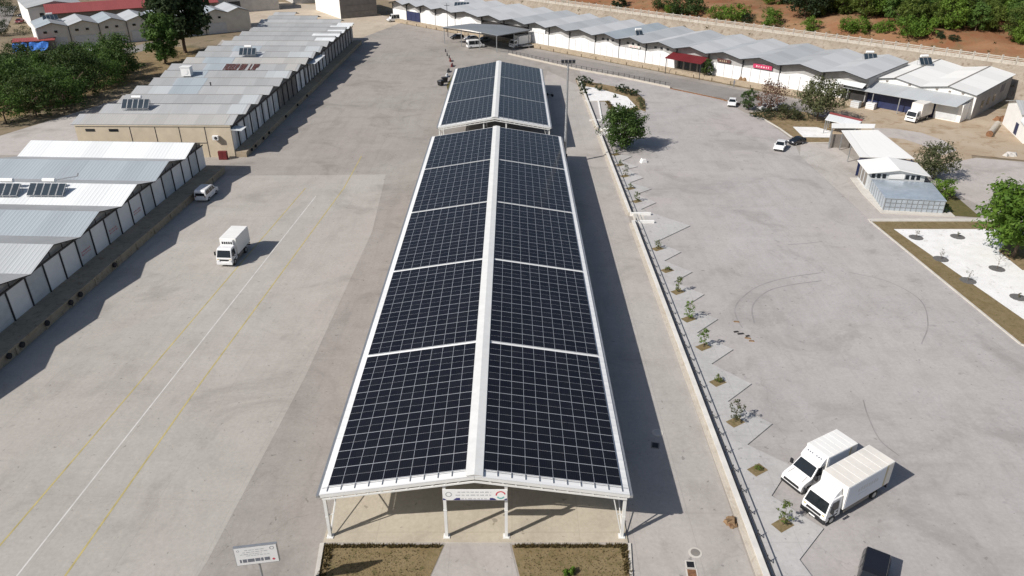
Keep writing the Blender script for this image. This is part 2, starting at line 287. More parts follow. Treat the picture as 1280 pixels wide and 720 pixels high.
# ------------------------------------------------------------ mesh helpers
class MB:
    def __init__(s): s.v = []; s.f = []; s.m = []; s.uv = {}
    def face(s, pts, mi=0, uvs=None):
        i = len(s.v); s.v += [tuple(p) for p in pts]
        s.f.append(tuple(range(i, i + len(pts)))); s.m.append(mi)
        if uvs: s.uv[len(s.f) - 1] = uvs
        return s
    def hexa(s, b, t, mi=0):
        """bottom ring b and top ring t (same count, counter-clockwise from above)"""
        n = len(b); i = len(s.v); s.v += [tuple(p) for p in b] + [tuple(p) for p in t]
        s.f.append(tuple(i + k for k in reversed(range(n)))); s.m.append(mi)
        s.f.append(tuple(i + n + k for k in range(n))); s.m.append(mi)
        for k in range(n):
            j = (k + 1) % n
            s.f.append((i + k, i + j, i + n + j, i + n + k)); s.m.append(mi)
        return s
    def box(s, x0, x1, y0, y1, z0, z1, mi=0):
        r = lambda z: [(x0, y0, z), (x1, y0, z), (x1, y1, z), (x0, y1, z)]
        return s.hexa(r(z0), r(z1), mi)
    def prism(s, poly, z0, z1, mi=0):
        if sum(poly[i][0] * poly[(i + 1) % len(poly)][1] - poly[(i + 1) % len(poly)][0] * poly[i][1] for i in range(len(poly))) < 0: poly = poly[::-1]
        return s.hexa([(p[0], p[1], z0) for p in poly], [(p[0], p[1], z1) for p in poly], mi)
    def side(s, prof, x0, x1, mi=0):
        """extrude a (y, z) profile along x"""
        a = sum(prof[i][0] * prof[(i + 1) % len(prof)][1] - prof[(i + 1) % len(prof)][0] * prof[i][1] for i in range(len(prof)))
        if a < 0: prof = prof[::-1]
        return s.hexa([(x0, y, z) for y, z in prof], [(x1, y, z) for y, z in prof], mi)
    def front(s, prof, y0, y1, mi=0):
        """extrude an (x, z) profile along y"""
        a = sum(prof[i][0] * prof[(i + 1) % len(prof)][1] - prof[(i + 1) % len(prof)][0] * prof[i][1] for i in range(len(prof)))
        if a < 0: prof = prof[::-1]
        return s.hexa([(x, y1, z) for x, z in prof], [(x, y0, z) for x, z in prof], mi)
    def tube(s, p0, p1, r0, r1=None, n=8, mi=0):
        r1 = r0 if r1 is None else r1
        p0, p1 = Vector(p0), Vector(p1); d = (p1 - p0).normalized()
        a = d.orthogonal().normalized(); b = d.cross(a)
        ring = lambda p, r: [p + (a * math.cos(2 * math.pi * k / n) + b * math.sin(2 * math.pi * k / n)) * r for k in range(n)]
        return s.hexa(ring(p0, r0), ring(p1, r1), mi)
    def bar(s, p0, p1, w, h=None, mi=0):
        """square bar between two points"""
        h = w if h is None else h
        p0, p1 = Vector(p0), Vector(p1); d = (p1 - p0).normalized()
        up = Vector((0, 0, 1)) if abs(d.z) < 0.95 else Vector((0, 1, 0))
        a = d.cross(up).normalized() * w / 2; b = a.cross(d).normalized() * h / 2
        ring = lambda p: [p - a - b, p + a - b, p + a + b, p - a + b]
        return s.hexa(ring(p0)[::-1], ring(p1)[::-1], mi)
    def slope(s, a, b, c, d, th=0.05, mi=0, mi_under=None):
        """sheet a-b along the ridge line, c-d along the eave; UV in metres"""
        a, b, c, d = map(Vector, (a, b, c, d))
        L = (b - a).length; Wd = (d - a).length
        nrm = (b - a).cross(d - a).normalized()
        if nrm.z < 0: a, b, c, d = b, a, d, c; nrm = -nrm
        o = nrm * -th
        s.face((a, b, c, d), mi, [(0, 0), (L, 0), (L, Wd), (0, Wd)])
        mu = mi if mi_under is None else mi_under
        A, B, C_, D = a + o, b + o, c + o, d + o
        s.face((D, C_, B, A), mu)
        for p, q, P_, Q in ((a, b, A, B), (b, c, B, C_), (c, d, C_, D), (d, a, D, A)): s.face((q, p, P_, Q), mu)
        return s
    def build(s, name, mats, parent=None, loc=None, rotz=0.0, bevel=0.0, segs=2, smooth=False):
        me = bpy.data.meshes.new(name)
        me.from_pydata(s.v, [], s.f)
        mats = mats if isinstance(mats, (list, tuple)) else [mats]
        for m in mats: me.materials.append(M[m] if isinstance(m, str) else m)
        me.polygons.foreach_set('material_index', s.m)
        if s.uv:
            ul = me.uv_layers.new(name='UVMap')
            for fi, uvs in s.uv.items():
                p = me.polygons[fi]
                for k, li in enumerate(p.loop_indices): ul.data[li].uv = uvs[k]
        if bevel > 0:
            bm = bmesh.new(); bm.from_mesh(me)
            bmesh.ops.recalc_face_normals(bm, faces=bm.faces)
            es = [e for e in bm.edges if len(e.link_faces) == 2 and e.calc_face_angle(0) > 0.35]
            bmesh.ops.bevel(bm, geom=es, offset=bevel, segments=segs, profile=0.6, affect='EDGES', clamp_overlap=True)
            bm.to_mesh(me); bm.free()
        if smooth: me.polygons.foreach_set('use_smooth', [True] * len(me.polygons))
        me.update()
        o = bpy.data.objects.new(name, me); COL.objects.link(o)
        if parent is not None: o.parent = parent
        if loc is not None: o.location = loc
        o.rotation_euler = (0, 0, rotz)
        return o
def tag(o, label=None, cat=None, group=None, kind=None):
    if label: o['label'] = label
    if cat: o['category'] = cat
    if group: o['group'] = group
    if kind: o['kind'] = kind
    return o
def thing(name, label, cat, loc=(0, 0, 0), rotz=0.0, group=None):
    o = bpy.data.objects.new(name, None); COL.objects.link(o)
    o.empty_display_size = 0.5
    o.location = (loc[0], loc[1], loc[2] if len(loc) > 2 else 0.0); o.rotation_euler = (0, 0, rotz)
    return tag(o, label, cat, group)
def dup(root, loc, rotz=None, label=None, scale=None):
    r = root.copy(); COL.objects.link(r)
    r.location = (loc[0], loc[1], loc[2] if len(loc) > 2 else 0.0)
    if rotz is not None: r.rotation_euler = (0, 0, rotz)
    if scale is not None: r.scale = scale if hasattr(scale, '__len__') else (scale,) * 3
    if label: r['label'] = label
    for ch in root.children:
        c = ch.copy(); COL.objects.link(c); c.parent = r
        for g in ch.children:
            d = g.copy(); COL.objects.link(d); d.parent = c
    return r
def sheet(name, poly, z, mat, kind='structure'):
    tris = geometry.tessellate_polygon([[Vector((p[0], p[1], 0)) for p in poly]])
    b = MB(); b.v = [(p[0], p[1], z) for p in poly]
    for t in tris:
        a, c, d = (Vector(b.v[i]) for i in t)
        b.f.append(tuple(t) if (c - a).cross(d - a).z > 0 else tuple(reversed(t))); b.m.append(0)
    return tag(b.build(name, mat), kind=kind)
def raised(name, poly, z0, z1, mats, kind='structure'):
    """flat slab with an upright edge: top material first, edge second"""
    if sum(poly[i][0] * poly[(i + 1) % len(poly)][1] - poly[(i + 1) % len(poly)][0] * poly[i][1] for i in range(len(poly))) < 0: poly = poly[::-1]
    tris = geometry.tessellate_polygon([[Vector((p[0], p[1], 0)) for p in poly]])
    b = MB(); b.v = [(p[0], p[1], z1) for p in poly]
    for t in tris:
        a, c, d = (Vector(b.v[i]) for i in t)
        b.f.append(tuple(t) if (c - a).cross(d - a).z > 0 else tuple(reversed(t))); b.m.append(0)
    n = len(poly)
    for i in range(n):
        p, q = poly[i], poly[(i + 1) % n]
        b.face([(p[0], p[1], z0), (q[0], q[1], z0), (q[0], q[1], z1), (p[0], p[1], z1)], 1 if len(mats) > 1 else 0)
    return tag(b.build(name, mats), kind=kind) if kind else b.build(name, mats)
def ribbon(b, pts, w, z):
    """painted line or mark along points"""
    for i in range(len(pts) - 1):
        p, q = Vector((*pts[i][:2], 0)), Vector((*pts[i + 1][:2], 0)); d = (q - p).normalized(); n = Vector((-d.y, d.x, 0)) * w / 2
        b.face([(p - n).to_tuple()[:2] + (z,), (q - n).to_tuple()[:2] + (z,), (q + n).to_tuple()[:2] + (z,), (p + n).to_tuple()[:2] + (z,)][::1])
    return b

# ============================================================ terrain
HO = Vector((36.0, 200.5)); HE = Vector((0.713, -0.701)); HN = Vector((0.701, 0.713))
def ht(t, o): p = HO + HE * t + HN * o; return (p.x, p.y)
def hz(t, o):
    if o < 30.5: return -0.05
    z = 6.0 * min(1, (o - 30.5) / 6.0)
    if o > 38: z += 3.2 * min(1, (o - 38) / 11.0) ** 1.3
    if o > 49: z += 0.075 * (o - 49)
    if o > 38:
        k = min(1, (o - 38) / 8)
        z += k * (0.5 * math.sin(t * 0.11 + o * 0.07) + 0.35 * math.sin(t * 0.23 - o * 0.13 + 1.7) + 0.2 * math.sin(t * 0.51 + o * 0.37))
    return z
sheet('ground', [(-1500, -300), (1500, -300), (1500, 2500), (-1500, 2500)], -0.06, 'ground')
def grid(name, ts, os_, mat):
    b = MB(); n = len(os_)
    for t in ts:
        for o in os_: x, y = ht(t, o); b.v.append((x, y, hz(t, o)))
    for i in range(len(ts) - 1):
        for j in range(n - 1): b.f.append((i * n + j, (i + 1) * n + j, (i + 1) * n + j + 1, i * n + j + 1)); b.m.append(0)
    return tag(b.build(name, mat, smooth=True), kind='structure')
grid('embankment', [x * 4.0 for x in range(-75, 76)], [30.4, 32, 34, 35.5, 36.5, 38.0], 'stone_bank')
grid('hill', [x * 2.5 for x in range(-120, 121)], [38.0, 38.8, 40, 41.5, 43, 44.5, 46, 47.5, 49, 51] + [51 + 3.5 * k for k in range(1, 24)] + [145, 170, 210, 260, 330, 420], 'red_soil')

YARD = [(-60, 5), (100, 5), (100, 90), (84, 96), (74, 100), (66, 140), (60, 150), (66, 166), (35, 198), (-50, 282), (-49, 236), (-50, 128), (-95, 128), (-95, 122), (-60, 121)]
sheet('yard_pavement', YARD, 0.004, 'yard')
sheet('far_plaza', [(-49, 237), (-38, 274), (-42, 282), (-68, 312), (-110, 330), (-120, 305), (-96, 268)], 0.006, 'plaza')
sheet('concrete_slab', [(-58, 20), (-24.5, 20), (-21.75, 37.5), (-20.3, 60), (-19.46, 94.6), (-20.6, 112), (-21.05, 117.9), (-34.54, 117.5), (-47.5, 117.3), (-50.5, 86), (-53, 60)], 0.008, 'slab')
sheet('service_lane', [(8.6, 20), (16.9, 20), (16.9, 178), (9.2, 196), (7.2, 178), (7.2, 124), (8.6, 122)], 0.008, 'lane')
sheet('parking_lot', [(17.7, 20), (100, 20), (100, 40), (53.9, 66), (51.5, 98.3), (51.3, 110), (51.2, 127.5), (53, 136), (51.6, 152), (49.2, 156), (47.2, 166), (37.6, 178), (24.6, 192), (17.5, 196.5)], 0.008, 'lot')
sheet('apron', [(51.5, 98.3), (51.2, 127.5), (54.0, 135.2), (59.5, 134), (60, 122), (57, 112), (55.6, 103), (66, 99.6), (72, 99.6), (72, 98.8)], 0.012, 'apron')
sheet('road', [(9.8, 205), (16.5, 198.5), (37.9, 179.6), (47, 168), (50.5, 158), (58, 150), (68, 152), (66.5, 163), (36, 193), (13, 216), (-10, 240), (-16, 236)], 0.008, 'road')
sheet('dirt_yard', [(56, 146), (60, 138), (66, 131), (70, 118), (74, 112), (82, 128), (98, 122), (120, 116), (120, 160), (92, 158), (88, 154), (76, 162), (70, 158), (62, 150)], 0.010, 'dirt')
sheet('side_yard', [(66.5, 118), (72, 122), (82, 126.5), (98, 121.5), (125, 112), (125, 60), (100, 74), (78, 95.5), (71.5, 99), (69.5, 108)], 0.014, 'apron')
sheet('side_road', [(-60, 122), (-77, 122), (-80, 150), (-78, 190), (-76, 225), (-90, 240), (-84, 205), (-88, 168), (-100, 135), (-118, 110), (-90, 95)], 0.000, 'apron')
sheet('town_street', [(-140, 190), (-152, 208), (-160, 236), (-170, 262), (-196, 312), (-210, 312), (-185, 255), (-172, 215), (-165, 180)], 0.0, 'road')

sheet('dirt_track', [(71.67, 144.72), (75.86, 144.17), (79.62, 141.49), (81.36, 136.36), (80.75, 130.61), (76.75, 127.89), (76.44, 132.48), (74.29, 137.36), (70.01, 139.4)], .018, 'apron')
# kerbs and strips
def kerb(pts, w=0.22, z=0.12, mat='kerb'):
    b = MB()
    for i in range(len(pts) - 1): b.bar((*pts[i], z / 2), (*pts[i + 1], z / 2), w, z)
    return tag(b.build('kerb', mat), kind='structure')
# painted lines
b = MB(); ribbon(b, [(-34.58, 36.43), (-30.38, 108.15)], 0.13, 0.014); ribbon(b, [(-35.6, 20), (-34.58, 36.43)], 0.13, 0.014)
tag(b.build('white_road_line', 'white_line'), kind='structure')
b = MB()
ribbon(b, [(-32.2, 20), (-31.21, 36.43), (-30.18, 58.81), (-26.73, 111.6), (-26.74, 127.45)], 0.15, 0.014)
ribbon(b, [(-38.6, 20), (-37.43, 38.81), (-36.27, 56.89), (-34.76, 82.01), (-32.83, 111.6)], 0.14, 0.014)
tag(b.build('yellow_road_line', 'yellow'), kind='structure')
# tyre marks on the lot (donut and sweeping tracks)
b = MB()
def arc(cx, cy, rx, ry, a0, a1, n=28): return [(cx + rx * math.cos(R(a0 + (a1 - a0) * k / n)), cy + ry * math.sin(R(a0 + (a1 - a0) * k / n))) for k in range(n + 1)]
def smooth(pts, n=6):
    P = [Vector(p) for p in pts]; P = [P[0] * 2 - P[1]] + P + [P[-1] * 2 - P[-2]]; o = []
    for k in range(1, len(P) - 2):
        for q in range(n):
            u = q / n; a0, a1, a2, a3 = P[k - 1:k + 3]
            o.append(tuple(.5 * ((2 * a1) + (a2 - a0) * u + (2 * a0 - 5 * a1 + 4 * a2 - a3) * u * u + (3 * a1 - a0 - 3 * a2 + a3) * u ** 3)))
    return o + [tuple(P[-2])]
ribbon(b, smooth([(38.51, 82.23), (33.91, 80.95), (29.86, 78.87), (26.94, 75.92), (25.46, 73.49), (25.03, 71.18), (25.1, 69.14)]), .17, .012)
ribbon(b, smooth([(37.73, 80.11), (33.79, 79.08), (30.65, 77.67), (28.31, 75.15), (27.22, 72.94), (26.69, 70.14)]), .17, .012)
ribbon(b, smooth([(41.88, 82.45), (45.73, 79.9), (47.43, 75.34), (45.72, 69.98), (43.06, 65.93)]), .13, .012)
ribbon(b, smooth([(36.99, 90.4), (39.85, 90.91), (41.98, 91.42)]), .15, .012)
ribbon(b, smooth([(32.92, 56.27), (32.36, 53.88), (32.01, 50.56), (32.74, 48.5)]), .12, .012)
tag(b.build('tyre_mark', 'tyre_mark'), kind='structure')

# ============================================================ canopy forecourt
raised('canopy_floor', [(-13.85, 39.02), (8.5, 39.02), (8.5, 124.6), (-13.85, 124.6)], 0.0, 0.10, ['floor', 'kerb'])
raised('canopy_floor', [(-13.4, 129.6), (7.1, 129.6), (7.1, 177.7), (-13.4, 177.7)], 0.0, 0.10, ['road', 'kerb'])  # darker paving here stands in for the deep shade under the far canopy
raised('canopy_floor', [(-13.6, 124.6), (7.1, 124.6), (7.1, 129.6), (-13.6, 129.6)], 0.0, 0.095, ['floor', 'kerb'])
sheet('entrance_path', [(-4.85, 39.0), (-0.18, 39.0), (1.6, 30), (-7.2, 30)], 0.018, 'lane')
for px in ([(-13.75, 38.85), (-4.97, 38.85), (-7.35, 30), (-12.9, 30)], [(-0.02, 38.85), (8.45, 38.85), (7.6, 30), (1.75, 30)]):
    sheet('planting_bed', px, 0.022, 'bed')
kerb([(-13.9, 38.95), (-13.05, 30)], 0.3, 0.14); kerb([(8.6, 38.95), (7.75, 30)], 0.2, 0.12)

# ============================================================ solar canopies
def panel_mesh(w, l):
    b = MB()
    b.box(-w / 2 + .004, w / 2 - .004, -l / 2 + .005, l / 2 - .005, 0, 0.036, 0)
    for y0, y1 in ((-l / 2 + .026, -.009), (.009, l / 2 - .026)):
        x0, x1 = -w / 2 + .017, w / 2 - .017
        b.face([(x0, y0, .040), (x1, y0, .040), (x1, y1, .040), (x0, y1, .040)], 1, [(0, 0), (1, 0), (1, 1), (0, 1)])
    return b
def canopy(label, cx, half_l, half_r, y0, bays, length, inner, nind):
    EZ, RZ = 4.5, 6.25
    root = thing('solar_canopy', label, 'solar canopy', (cx, y0, 0))
    front, gap, strip = 0.70, 0.36, 0.62
    pl = (length - front - 0.45 - gap * (bays - 1)) / (bays * 9)
    # roof sheets
    for sgn, hw in ((-1, half_l), (1, half_r)):
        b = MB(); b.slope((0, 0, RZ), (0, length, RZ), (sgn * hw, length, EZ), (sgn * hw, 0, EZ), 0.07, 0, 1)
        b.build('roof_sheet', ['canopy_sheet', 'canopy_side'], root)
        b = MB(); b.box(sgn * hw - 0.10 + sgn * .12, sgn * hw + 0.10 + sgn * .12, -0.05, length + .05, EZ - 0.26, EZ - 0.06)
        b.build('gutter', 'steel', root)
    sl = (RZ - EZ) / half_r; sll = (RZ - EZ) / half_l
    b = MB(); zc = 0.09
    b.front([(-0.62, RZ - 0.62 * sll + .10), (-.60, RZ - .6 * sll + .16), (0, RZ + .17), (.6, RZ - .6 * sl + .16), (0.62, RZ - 0.62 * sl + .10), (0, RZ + .12)], -0.02, length + .02)
    b.build('ridge_strip', 'white_steel', root)
    # fascia at both ends
    for yy in (0.0, length - 0.14):
        b = MB()
        for sgn, hw in ((-1, half_l), (1, half_r)):
            b.bar((0, yy + .07, RZ - .20), (sgn * hw, yy + .07, EZ - .20), 0.14, 0.24)
            b.bar((0, yy + .07, RZ - .58), (sgn * hw * .985, yy + .07, EZ - .50), 0.10, 0.12)
            for k in range(1, 12): x = sgn * hw * k / 12; zt = RZ - (RZ - EZ) * k / 12; b.bar((x, yy + .07, zt - .3), (x + sgn * .35, yy + .07, zt - .62), 0.05)
        b.build('fascia', 'white_steel', root)
    # frames
    for k in range(bays + 1):
        y = 0.30 if k == 0 else (length - 0.30 if k == bays else length * k / bays)
        if k not in (0, bays):
            b = MB()
            for sgn, hw in ((-1, half_l), (1, half_r)): b.bar((0, y, RZ - .30), (sgn * hw, y, EZ - .30), 0.16, 0.36)
            b.build('rafter', 'white_steel', root)
        for x, top in ((-half_l + .25, EZ - .30), (inner[0], None), (inner[1], None), (half_r - .25, EZ - .30)):
            zt = top or RZ - (RZ - EZ) * abs(x) / half_r - .40
            b = MB(); b.box(x - .11, x + .11, y - .11, y + .11, 0.10, zt); b.box(x - .24, x + .24, y - .24, y + .24, 0.10, 0.16)
            b.box(x - .13, x + .13, y - .13, y + .13, zt * .5, zt * .5 + .08)
            b.build('column', 'white_steel', root)
    # half-bay eave posts, knee braces and wind bracing
    for sgn, hw in ((-1, half_l), (1, half_r)):
        for k in range(bays):
            y = length * (k + .5) / bays
            b = MB(); b.box(sgn * (hw - .25) - .09, sgn * (hw - .25) + .09, y - .09, y + .09, .10, EZ - .30); b.build('column', 'white_steel', root)
        for k in range(bays + 1):
            y = 0.30 if k == 0 else (length - 0.30 if k == bays else length * k / bays)
            b = MB(); b.bar((sgn * (hw - .34), y, .5), (sgn * (hw - 1.15), y, EZ - .42 + 1.15 * sl), 0.08); b.bar((sgn * (hw - .3), y, 2.3), (sgn * (hw - .72), y, 2.35), .05)
            b.build('knee_brace', 'white_steel', root)
        b = MB(); x = sgn * (hw - .25)
        for yy in (0.3, length - 8.3): b.bar((x, yy, .4), (x, yy + 8, EZ - .5), .06); b.bar((x + .07, yy, EZ - .5), (x + .07, yy + 8, .4), .06)
        b.build('wind_brace', 'white_steel', root)
        b = MB()
        for q in range(1, 6): xx = sgn * hw * q / 6; zz = RZ - (RZ - EZ) * q / 6 - .17; b.box(xx - .05, xx + .05, .15, length - .15, zz - .08, zz)
        b.build('purlin', 'white_steel', root)
    # solar panels
    quads = []
    for sgn, hw in ((-1, half_l), (1, half_r)):
        Ls = math.hypot(hw, RZ - EZ); ang = math.atan2(RZ - EZ, hw); pw = (Ls - strip - 0.52) / 10
        for bay in range(bays):
            for r in range(9):
                y = front + bay * (9 * pl + gap) + (r + .5) * pl
                for c in range(10):
                    d = strip + (c + .5) * pw
                    quads.append((bay * 9 + r, sgn, Vector((sgn * d * math.cos(ang), y, RZ - d * math.sin(ang) + .055)), sgn * ang, pw))
    quads.sort(key=lambda q: (q[0], abs(q[2].x)))
    meshes = {}
    rest = MB()
    for i, (row, sgn, p, ang, pw) in enumerate(quads):
        if sgn not in meshes: meshes[sgn] = panel_mesh(pw, pl)
        if i < nind:
            key = (sgn, 'me')
            if key not in meshes:
                o = meshes[sgn].build('solar_panel', ['alu', 'cell'], root); meshes[key] = o.data
            else:
                o = bpy.data.objects.new('solar_panel', meshes[key]); COL.objects.link(o); o.parent = root
            o.location = p; o.rotation_euler = (0, ang, 0)
        else:
            mt = Matrix.Translation(p) @ Matrix.Rotation(ang, 4, 'Y'); base = len(rest.v); src = meshes[sgn]
            for v in src.v: rest.v.append(tuple(mt @ Vector(v)))
            for fi, f in enumerate(src.f):
                rest.f.append(tuple(base + k for k in f)); rest.m.append(src.m[fi])
                if fi in src.uv: rest.uv[len(rest.f) - 1] = src.uv[fi]
    o = rest.build('solar_panel_rows', ['alu', 'cell'], root); o['kind'] = 'stuff'
    # rail ends poking out of the front margin, seam brackets
    b = MB()
    for sgn, hw in ((-1, half_l), (1, half_r)):
        Ls = math.hypot(hw, RZ - EZ); ang = math.atan2(RZ - EZ, hw); pw = (Ls - strip - 0.52) / 10
        for c in range(1, 11):
            d = strip + c * pw; x, z = sgn * d * math.cos(ang), RZ - d * math.sin(ang) + .03
            b.box(x - .03, x + .03, .22, front + .05, z - .02, z + .03)
        b.bar((0, front - .1, RZ + .0), (sgn * hw * .99, front - .1, EZ + .02), .04, .05)
    b.build('mounting_rail', 'steel', root)
    return root
canopy('long white steel canopy roofed with five bays of dark solar panels, nearest the camera', -2.62, 11.05, 10.97, 39.3, 5, 85.0, (-2.2, 2.2), 100)
canopy('shorter solar canopy of three panel bays behind the long one', -3.05, 10.15, 9.95, 129.9, 3, 47.5, (-2.0, 2.0), 100)

# entrance banner on the near canopy
root = thing('entrance_banner', 'white printed banner with navy corners hung between the middle posts of the near canopy', 'banner', (-2.62, 39.16, 4.15))
b = MB(); b.box(-2.28, 2.28, -.03, .03, 0, 0.98); b.build('board', 'white', root)
b = MB()
b.front([(-1.55, .02), (-1.05, .02), (-1.05, .22), (-1.3, .22), (-1.42, .14)], -.036, -.031); b.front([(1.05, .02), (1.55, .02), (1.4, .16), (1.25, .22), (1.05, .22)], -.036, -.031)
b.front([(-2.26, .02), (-2.0, .02), (-2.14, .14), (-2.26, .2)], -.036, -.031); b.front([(2.02, .02), (2.26, .02), (2.26, .18), (2.12, .12)], -.036, -.031)
b.front([(-1.05, .02), (1.05, .02), (1.05, .05), (-1.05, .05)], -.036, -.031)
b.build('navy_print', 'ink_navy', root)
rg = random.Random(3)
def text_rows(b, rows, y):
    """rows of word-like strokes (the writing is too small to read in the photograph)"""
    for x0, x1, z, h in rows:
        x = x0
        while x < x1:
            wl = rg.uniform(.12, .34)
            xe = min(x + wl, x1); k = x
            while k < xe - .02: b.box(k, min(k + h * .32, xe), y - .004, y, z, z + h * rg.uniform(.75, 1)); k += h * .52
            x = xe + h * .8
b = MB(); text_rows(b, [(-1.2, 1.15, .70, .13), (-1.35, 1.25, .42, .13), (-.95, .85, .09, .12)], -.031); b.build('lettering', 'ink_pale', root)
def ring(b, cx, cz, r0, r1, a0, a1, y, n=14):
    for k in range(n):
        p = [R(a0 + (a1 - a0) * q / n) for q in (k, k + 1)]
        b.front([(cx + r0 * math.cos(p[0]), cz + r0 * math.sin(p[0])), (cx + r1 * math.cos(p[0]), cz + r1 * math.sin(p[0])), (cx + r1 * math.cos(p[1]), cz + r1 * math.sin(p[1])), (cx + r0 * math.cos(p[1]), cz + r0 * math.sin(p[1]))], y - .004, y)
b = MB(); ring(b, 1.82, .50, .26, .36, 10, 190, -.031); b.build('red_emblem_arc', 'ink_red', root)
b = MB(); ring(b, 1.82, .42, .18, .30, 200, 340, -.031); b.build('teal_emblem_arc', 'ink_teal', root)
b = MB(); ring(b, -1.85, .55, .16, .24, 0, 360, -.031, 20); b.build('pale_emblem', 'ink_pale', root)

# information board on its post
root = thing('information_board', 'white information board with dark print on a grey post in the near yard', 'sign', (-16.35, 33.75, 0), R(9))
b = MB(); b.tube((0, .08, 0), (0, .08, 4.2), .08, .07, 10); b.build('post', 'steel', root)
b = MB(); b.box(-1.5, 1.5, -.10, .10, 2.85, 4.62); b.build('board_case', 'steel', root, bevel=.02)
b = MB(); b.box(-1.44, 1.44, -.112, -.102, 2.91, 4.56); b.build('board_face', 'white', root)
b = MB(); text_rows(b, [(-.75, .6, 4.28, .07), (-.9, .8, 4.08, .07), (-1.1, .4, 3.9, .06), (-.7, .9, 3.74, .06)], -.113); b.build('lettering', 'ink_pale', root)
b = MB()
for x0, x1 in ((-1.2, -1.08), (-1.0, -.72), (-.66, -.2), (-.14, .2), (.25, .42), (.5, .86)):
    b.box(x0, x1, -.117, -.113, 3.12 + .05 * rg.random(), 3.46)
b.build('logo_row', 'ink', root)
b = MB(); ring(b, 1.12, 4.3, .10, .17, 0, 360, -.113); ring(b, -1.2, 4.32, .06, .10, 0, 360, -.113); b.build('emblem', 'ink_pale', root)
b = MB(); b.front([(1.12, 3.08), (1.24, 3.2), (1.12, 3.32), (1.0, 3.2)], -.117, -.113); b.build('red_mark', 'ink_red', root)

for ch in root.children:
    if ch.name.split('.')[0] != 'post': ch.data.transform(Matrix.Translation((0, 0, 4.0)) @ Matrix.Diagonal((.90, 1, .90, 1)) @ Matrix.Translation((0, 0, -2.85)))

# ============================================================ gabled sheds
def shed(name, label, cat, origin, rotz, edges, zv, zr, depth, roof, wallmat, over=0.2, right_cut=None, th=0.07):
    """parallel gables side by side: local x along the facade, y to the back"""
    root = thing(name, label, cat, origin, rotz)
    for k in range(len(edges) - 1):
        s0, s1 = edges[k], edges[k + 1]; sm = (s0 + s1) / 2
        y0 = -over if right_cut is None else right_cut(sm) - over
        y1 = depth(sm) if callable(depth) else depth
        ra, rb = roof(k)
        b = MB(); b.slope((sm, y0, zr), (sm, y1, zr), (s0, y1, zv), (s0, y0, zv), th, 0, 1); b.build('roof_slope', [ra, 'steel_dark'], root)
        b = MB(); b.slope((sm, y0, zr), (sm, y1, zr), (s1, y1, zv), (s1, y0, zv), th, 0, 1); b.build('roof_slope', [rb, 'steel_dark'], root)
    return root
def saw(edges, zv, zr, drop): 
    p = [(edges[0], 0), (edges[-1], 0)]
    for k in range(len(edges) - 1, 0, -1): p += [(edges[k], zv - drop), ((edges[k] + edges[k - 1]) / 2, zr - drop)]
    return p + [(edges[0], zv - drop)]
def solar_heater(label, loc, rotz, n, tilt=38, tanks=1, w=1.0, l=1.9):
    root = thing('solar_water_heater', label, 'solar heater', loc, rotz, 'solar water heaters on the roofs')
    c, s = math.cos(R(tilt)), math.sin(R(tilt)); x0 = -n * w / 2
    for k in range(n):
        b = MB(); xa, xb = x0 + k * w + .03, x0 + (k + 1) * w - .03
        b.hexa([(xa, 0, .2), (xb, 0, .2), (xb, l * c, .2 + l * s), (xa, l * c, .2 + l * s)], [(xa, -.05, .27), (xb, -.05, .27), (xb, l * c - .05, .27 + l * s), (xa, l * c - .05, .27 + l * s)], 0)
        b.face([(xa + .05, -.045, .295), (xb - .05, -.045, .295), (xb - .05, l * c - .07, .275 + l * s), (xa + .05, l * c - .07, .275 + l * s)], 1)
        b.build('collector', ['steel', 'collector'], root)
    b = MB()
    b.bar((x0, 0, .02), (x0 + n * w, 0, .02), .05); b.bar((x0, l * c, .02), (x0 + n * w, l * c, .02), .05)
    for k in range(n + 1): x = x0 + k * w; b.bar((x, l * c, 0), (x, l * c, .2 + l * s), .05); b.bar((x, 0, 0), (x, l * c, .15 + l * s), .04)
    b.build('stand', 'steel', root)
    for k in range(tanks):
        x = 0 if tanks == 1 else x0 + (k + .5) * n * w / tanks
        b = MB(); b.tube((x - .85, l * c + .35, .55 + l * s), (x + .85, l * c + .35, .55 + l * s), .30, .30, 12); b.build('tank', 'white', root)
    return root

# ---- near-left shed
XA = lambda y: -52.3 + 0.05 * (y - 92)
A_rot = R(87.14); A_y0 = 52.0; A_or = (XA(A_y0), A_y0, 0)
A_edges = [(y - A_y0) * 1.0012 for y in (52.7, 62.3, 72.1, 81.8, 91.5, 101.0, 110.7, 119.0)]
A_mats = [('roof_pale', 'roof_pale'), ('roof_pale', 'roof_grey'), ('roof_pale', 'roof_grey'), ('roof_blue', 'roof_grey'), ('roof_white', 'roof_grey2'), ('roof_blue', 'roof_grey2'), ('roof_white', 'roof_grey')]
shed_a = shed('warehouse', 'low warehouse with wide zinc gables and loading dock at the left edge, nearest the camera', 'warehouse', A_or, A_rot, A_edges, 5.1, 6.4, 26.0, lambda k: A_mats[k], 'render_grey', 0.8)
b = MB(); b.front(saw(A_edges, 5.1, 6.4, .22), .42, 25.6); b.build('wall', 'gable_grey', shed_a)
b = MB(); b.box(A_edges[0], A_edges[-1], -2.9, .3, 0, 1.1); b.box(A_edges[0], A_edges[-1], -3.0, -2.9, .92, 1.12)
for k in range(int(A_edges[-1] / 5)): b.box(2 + k * 5, 2.25 + k * 5, -3.02, -2.9, 0, .92)
b.build('loading_dock', 'dock', shed_a)
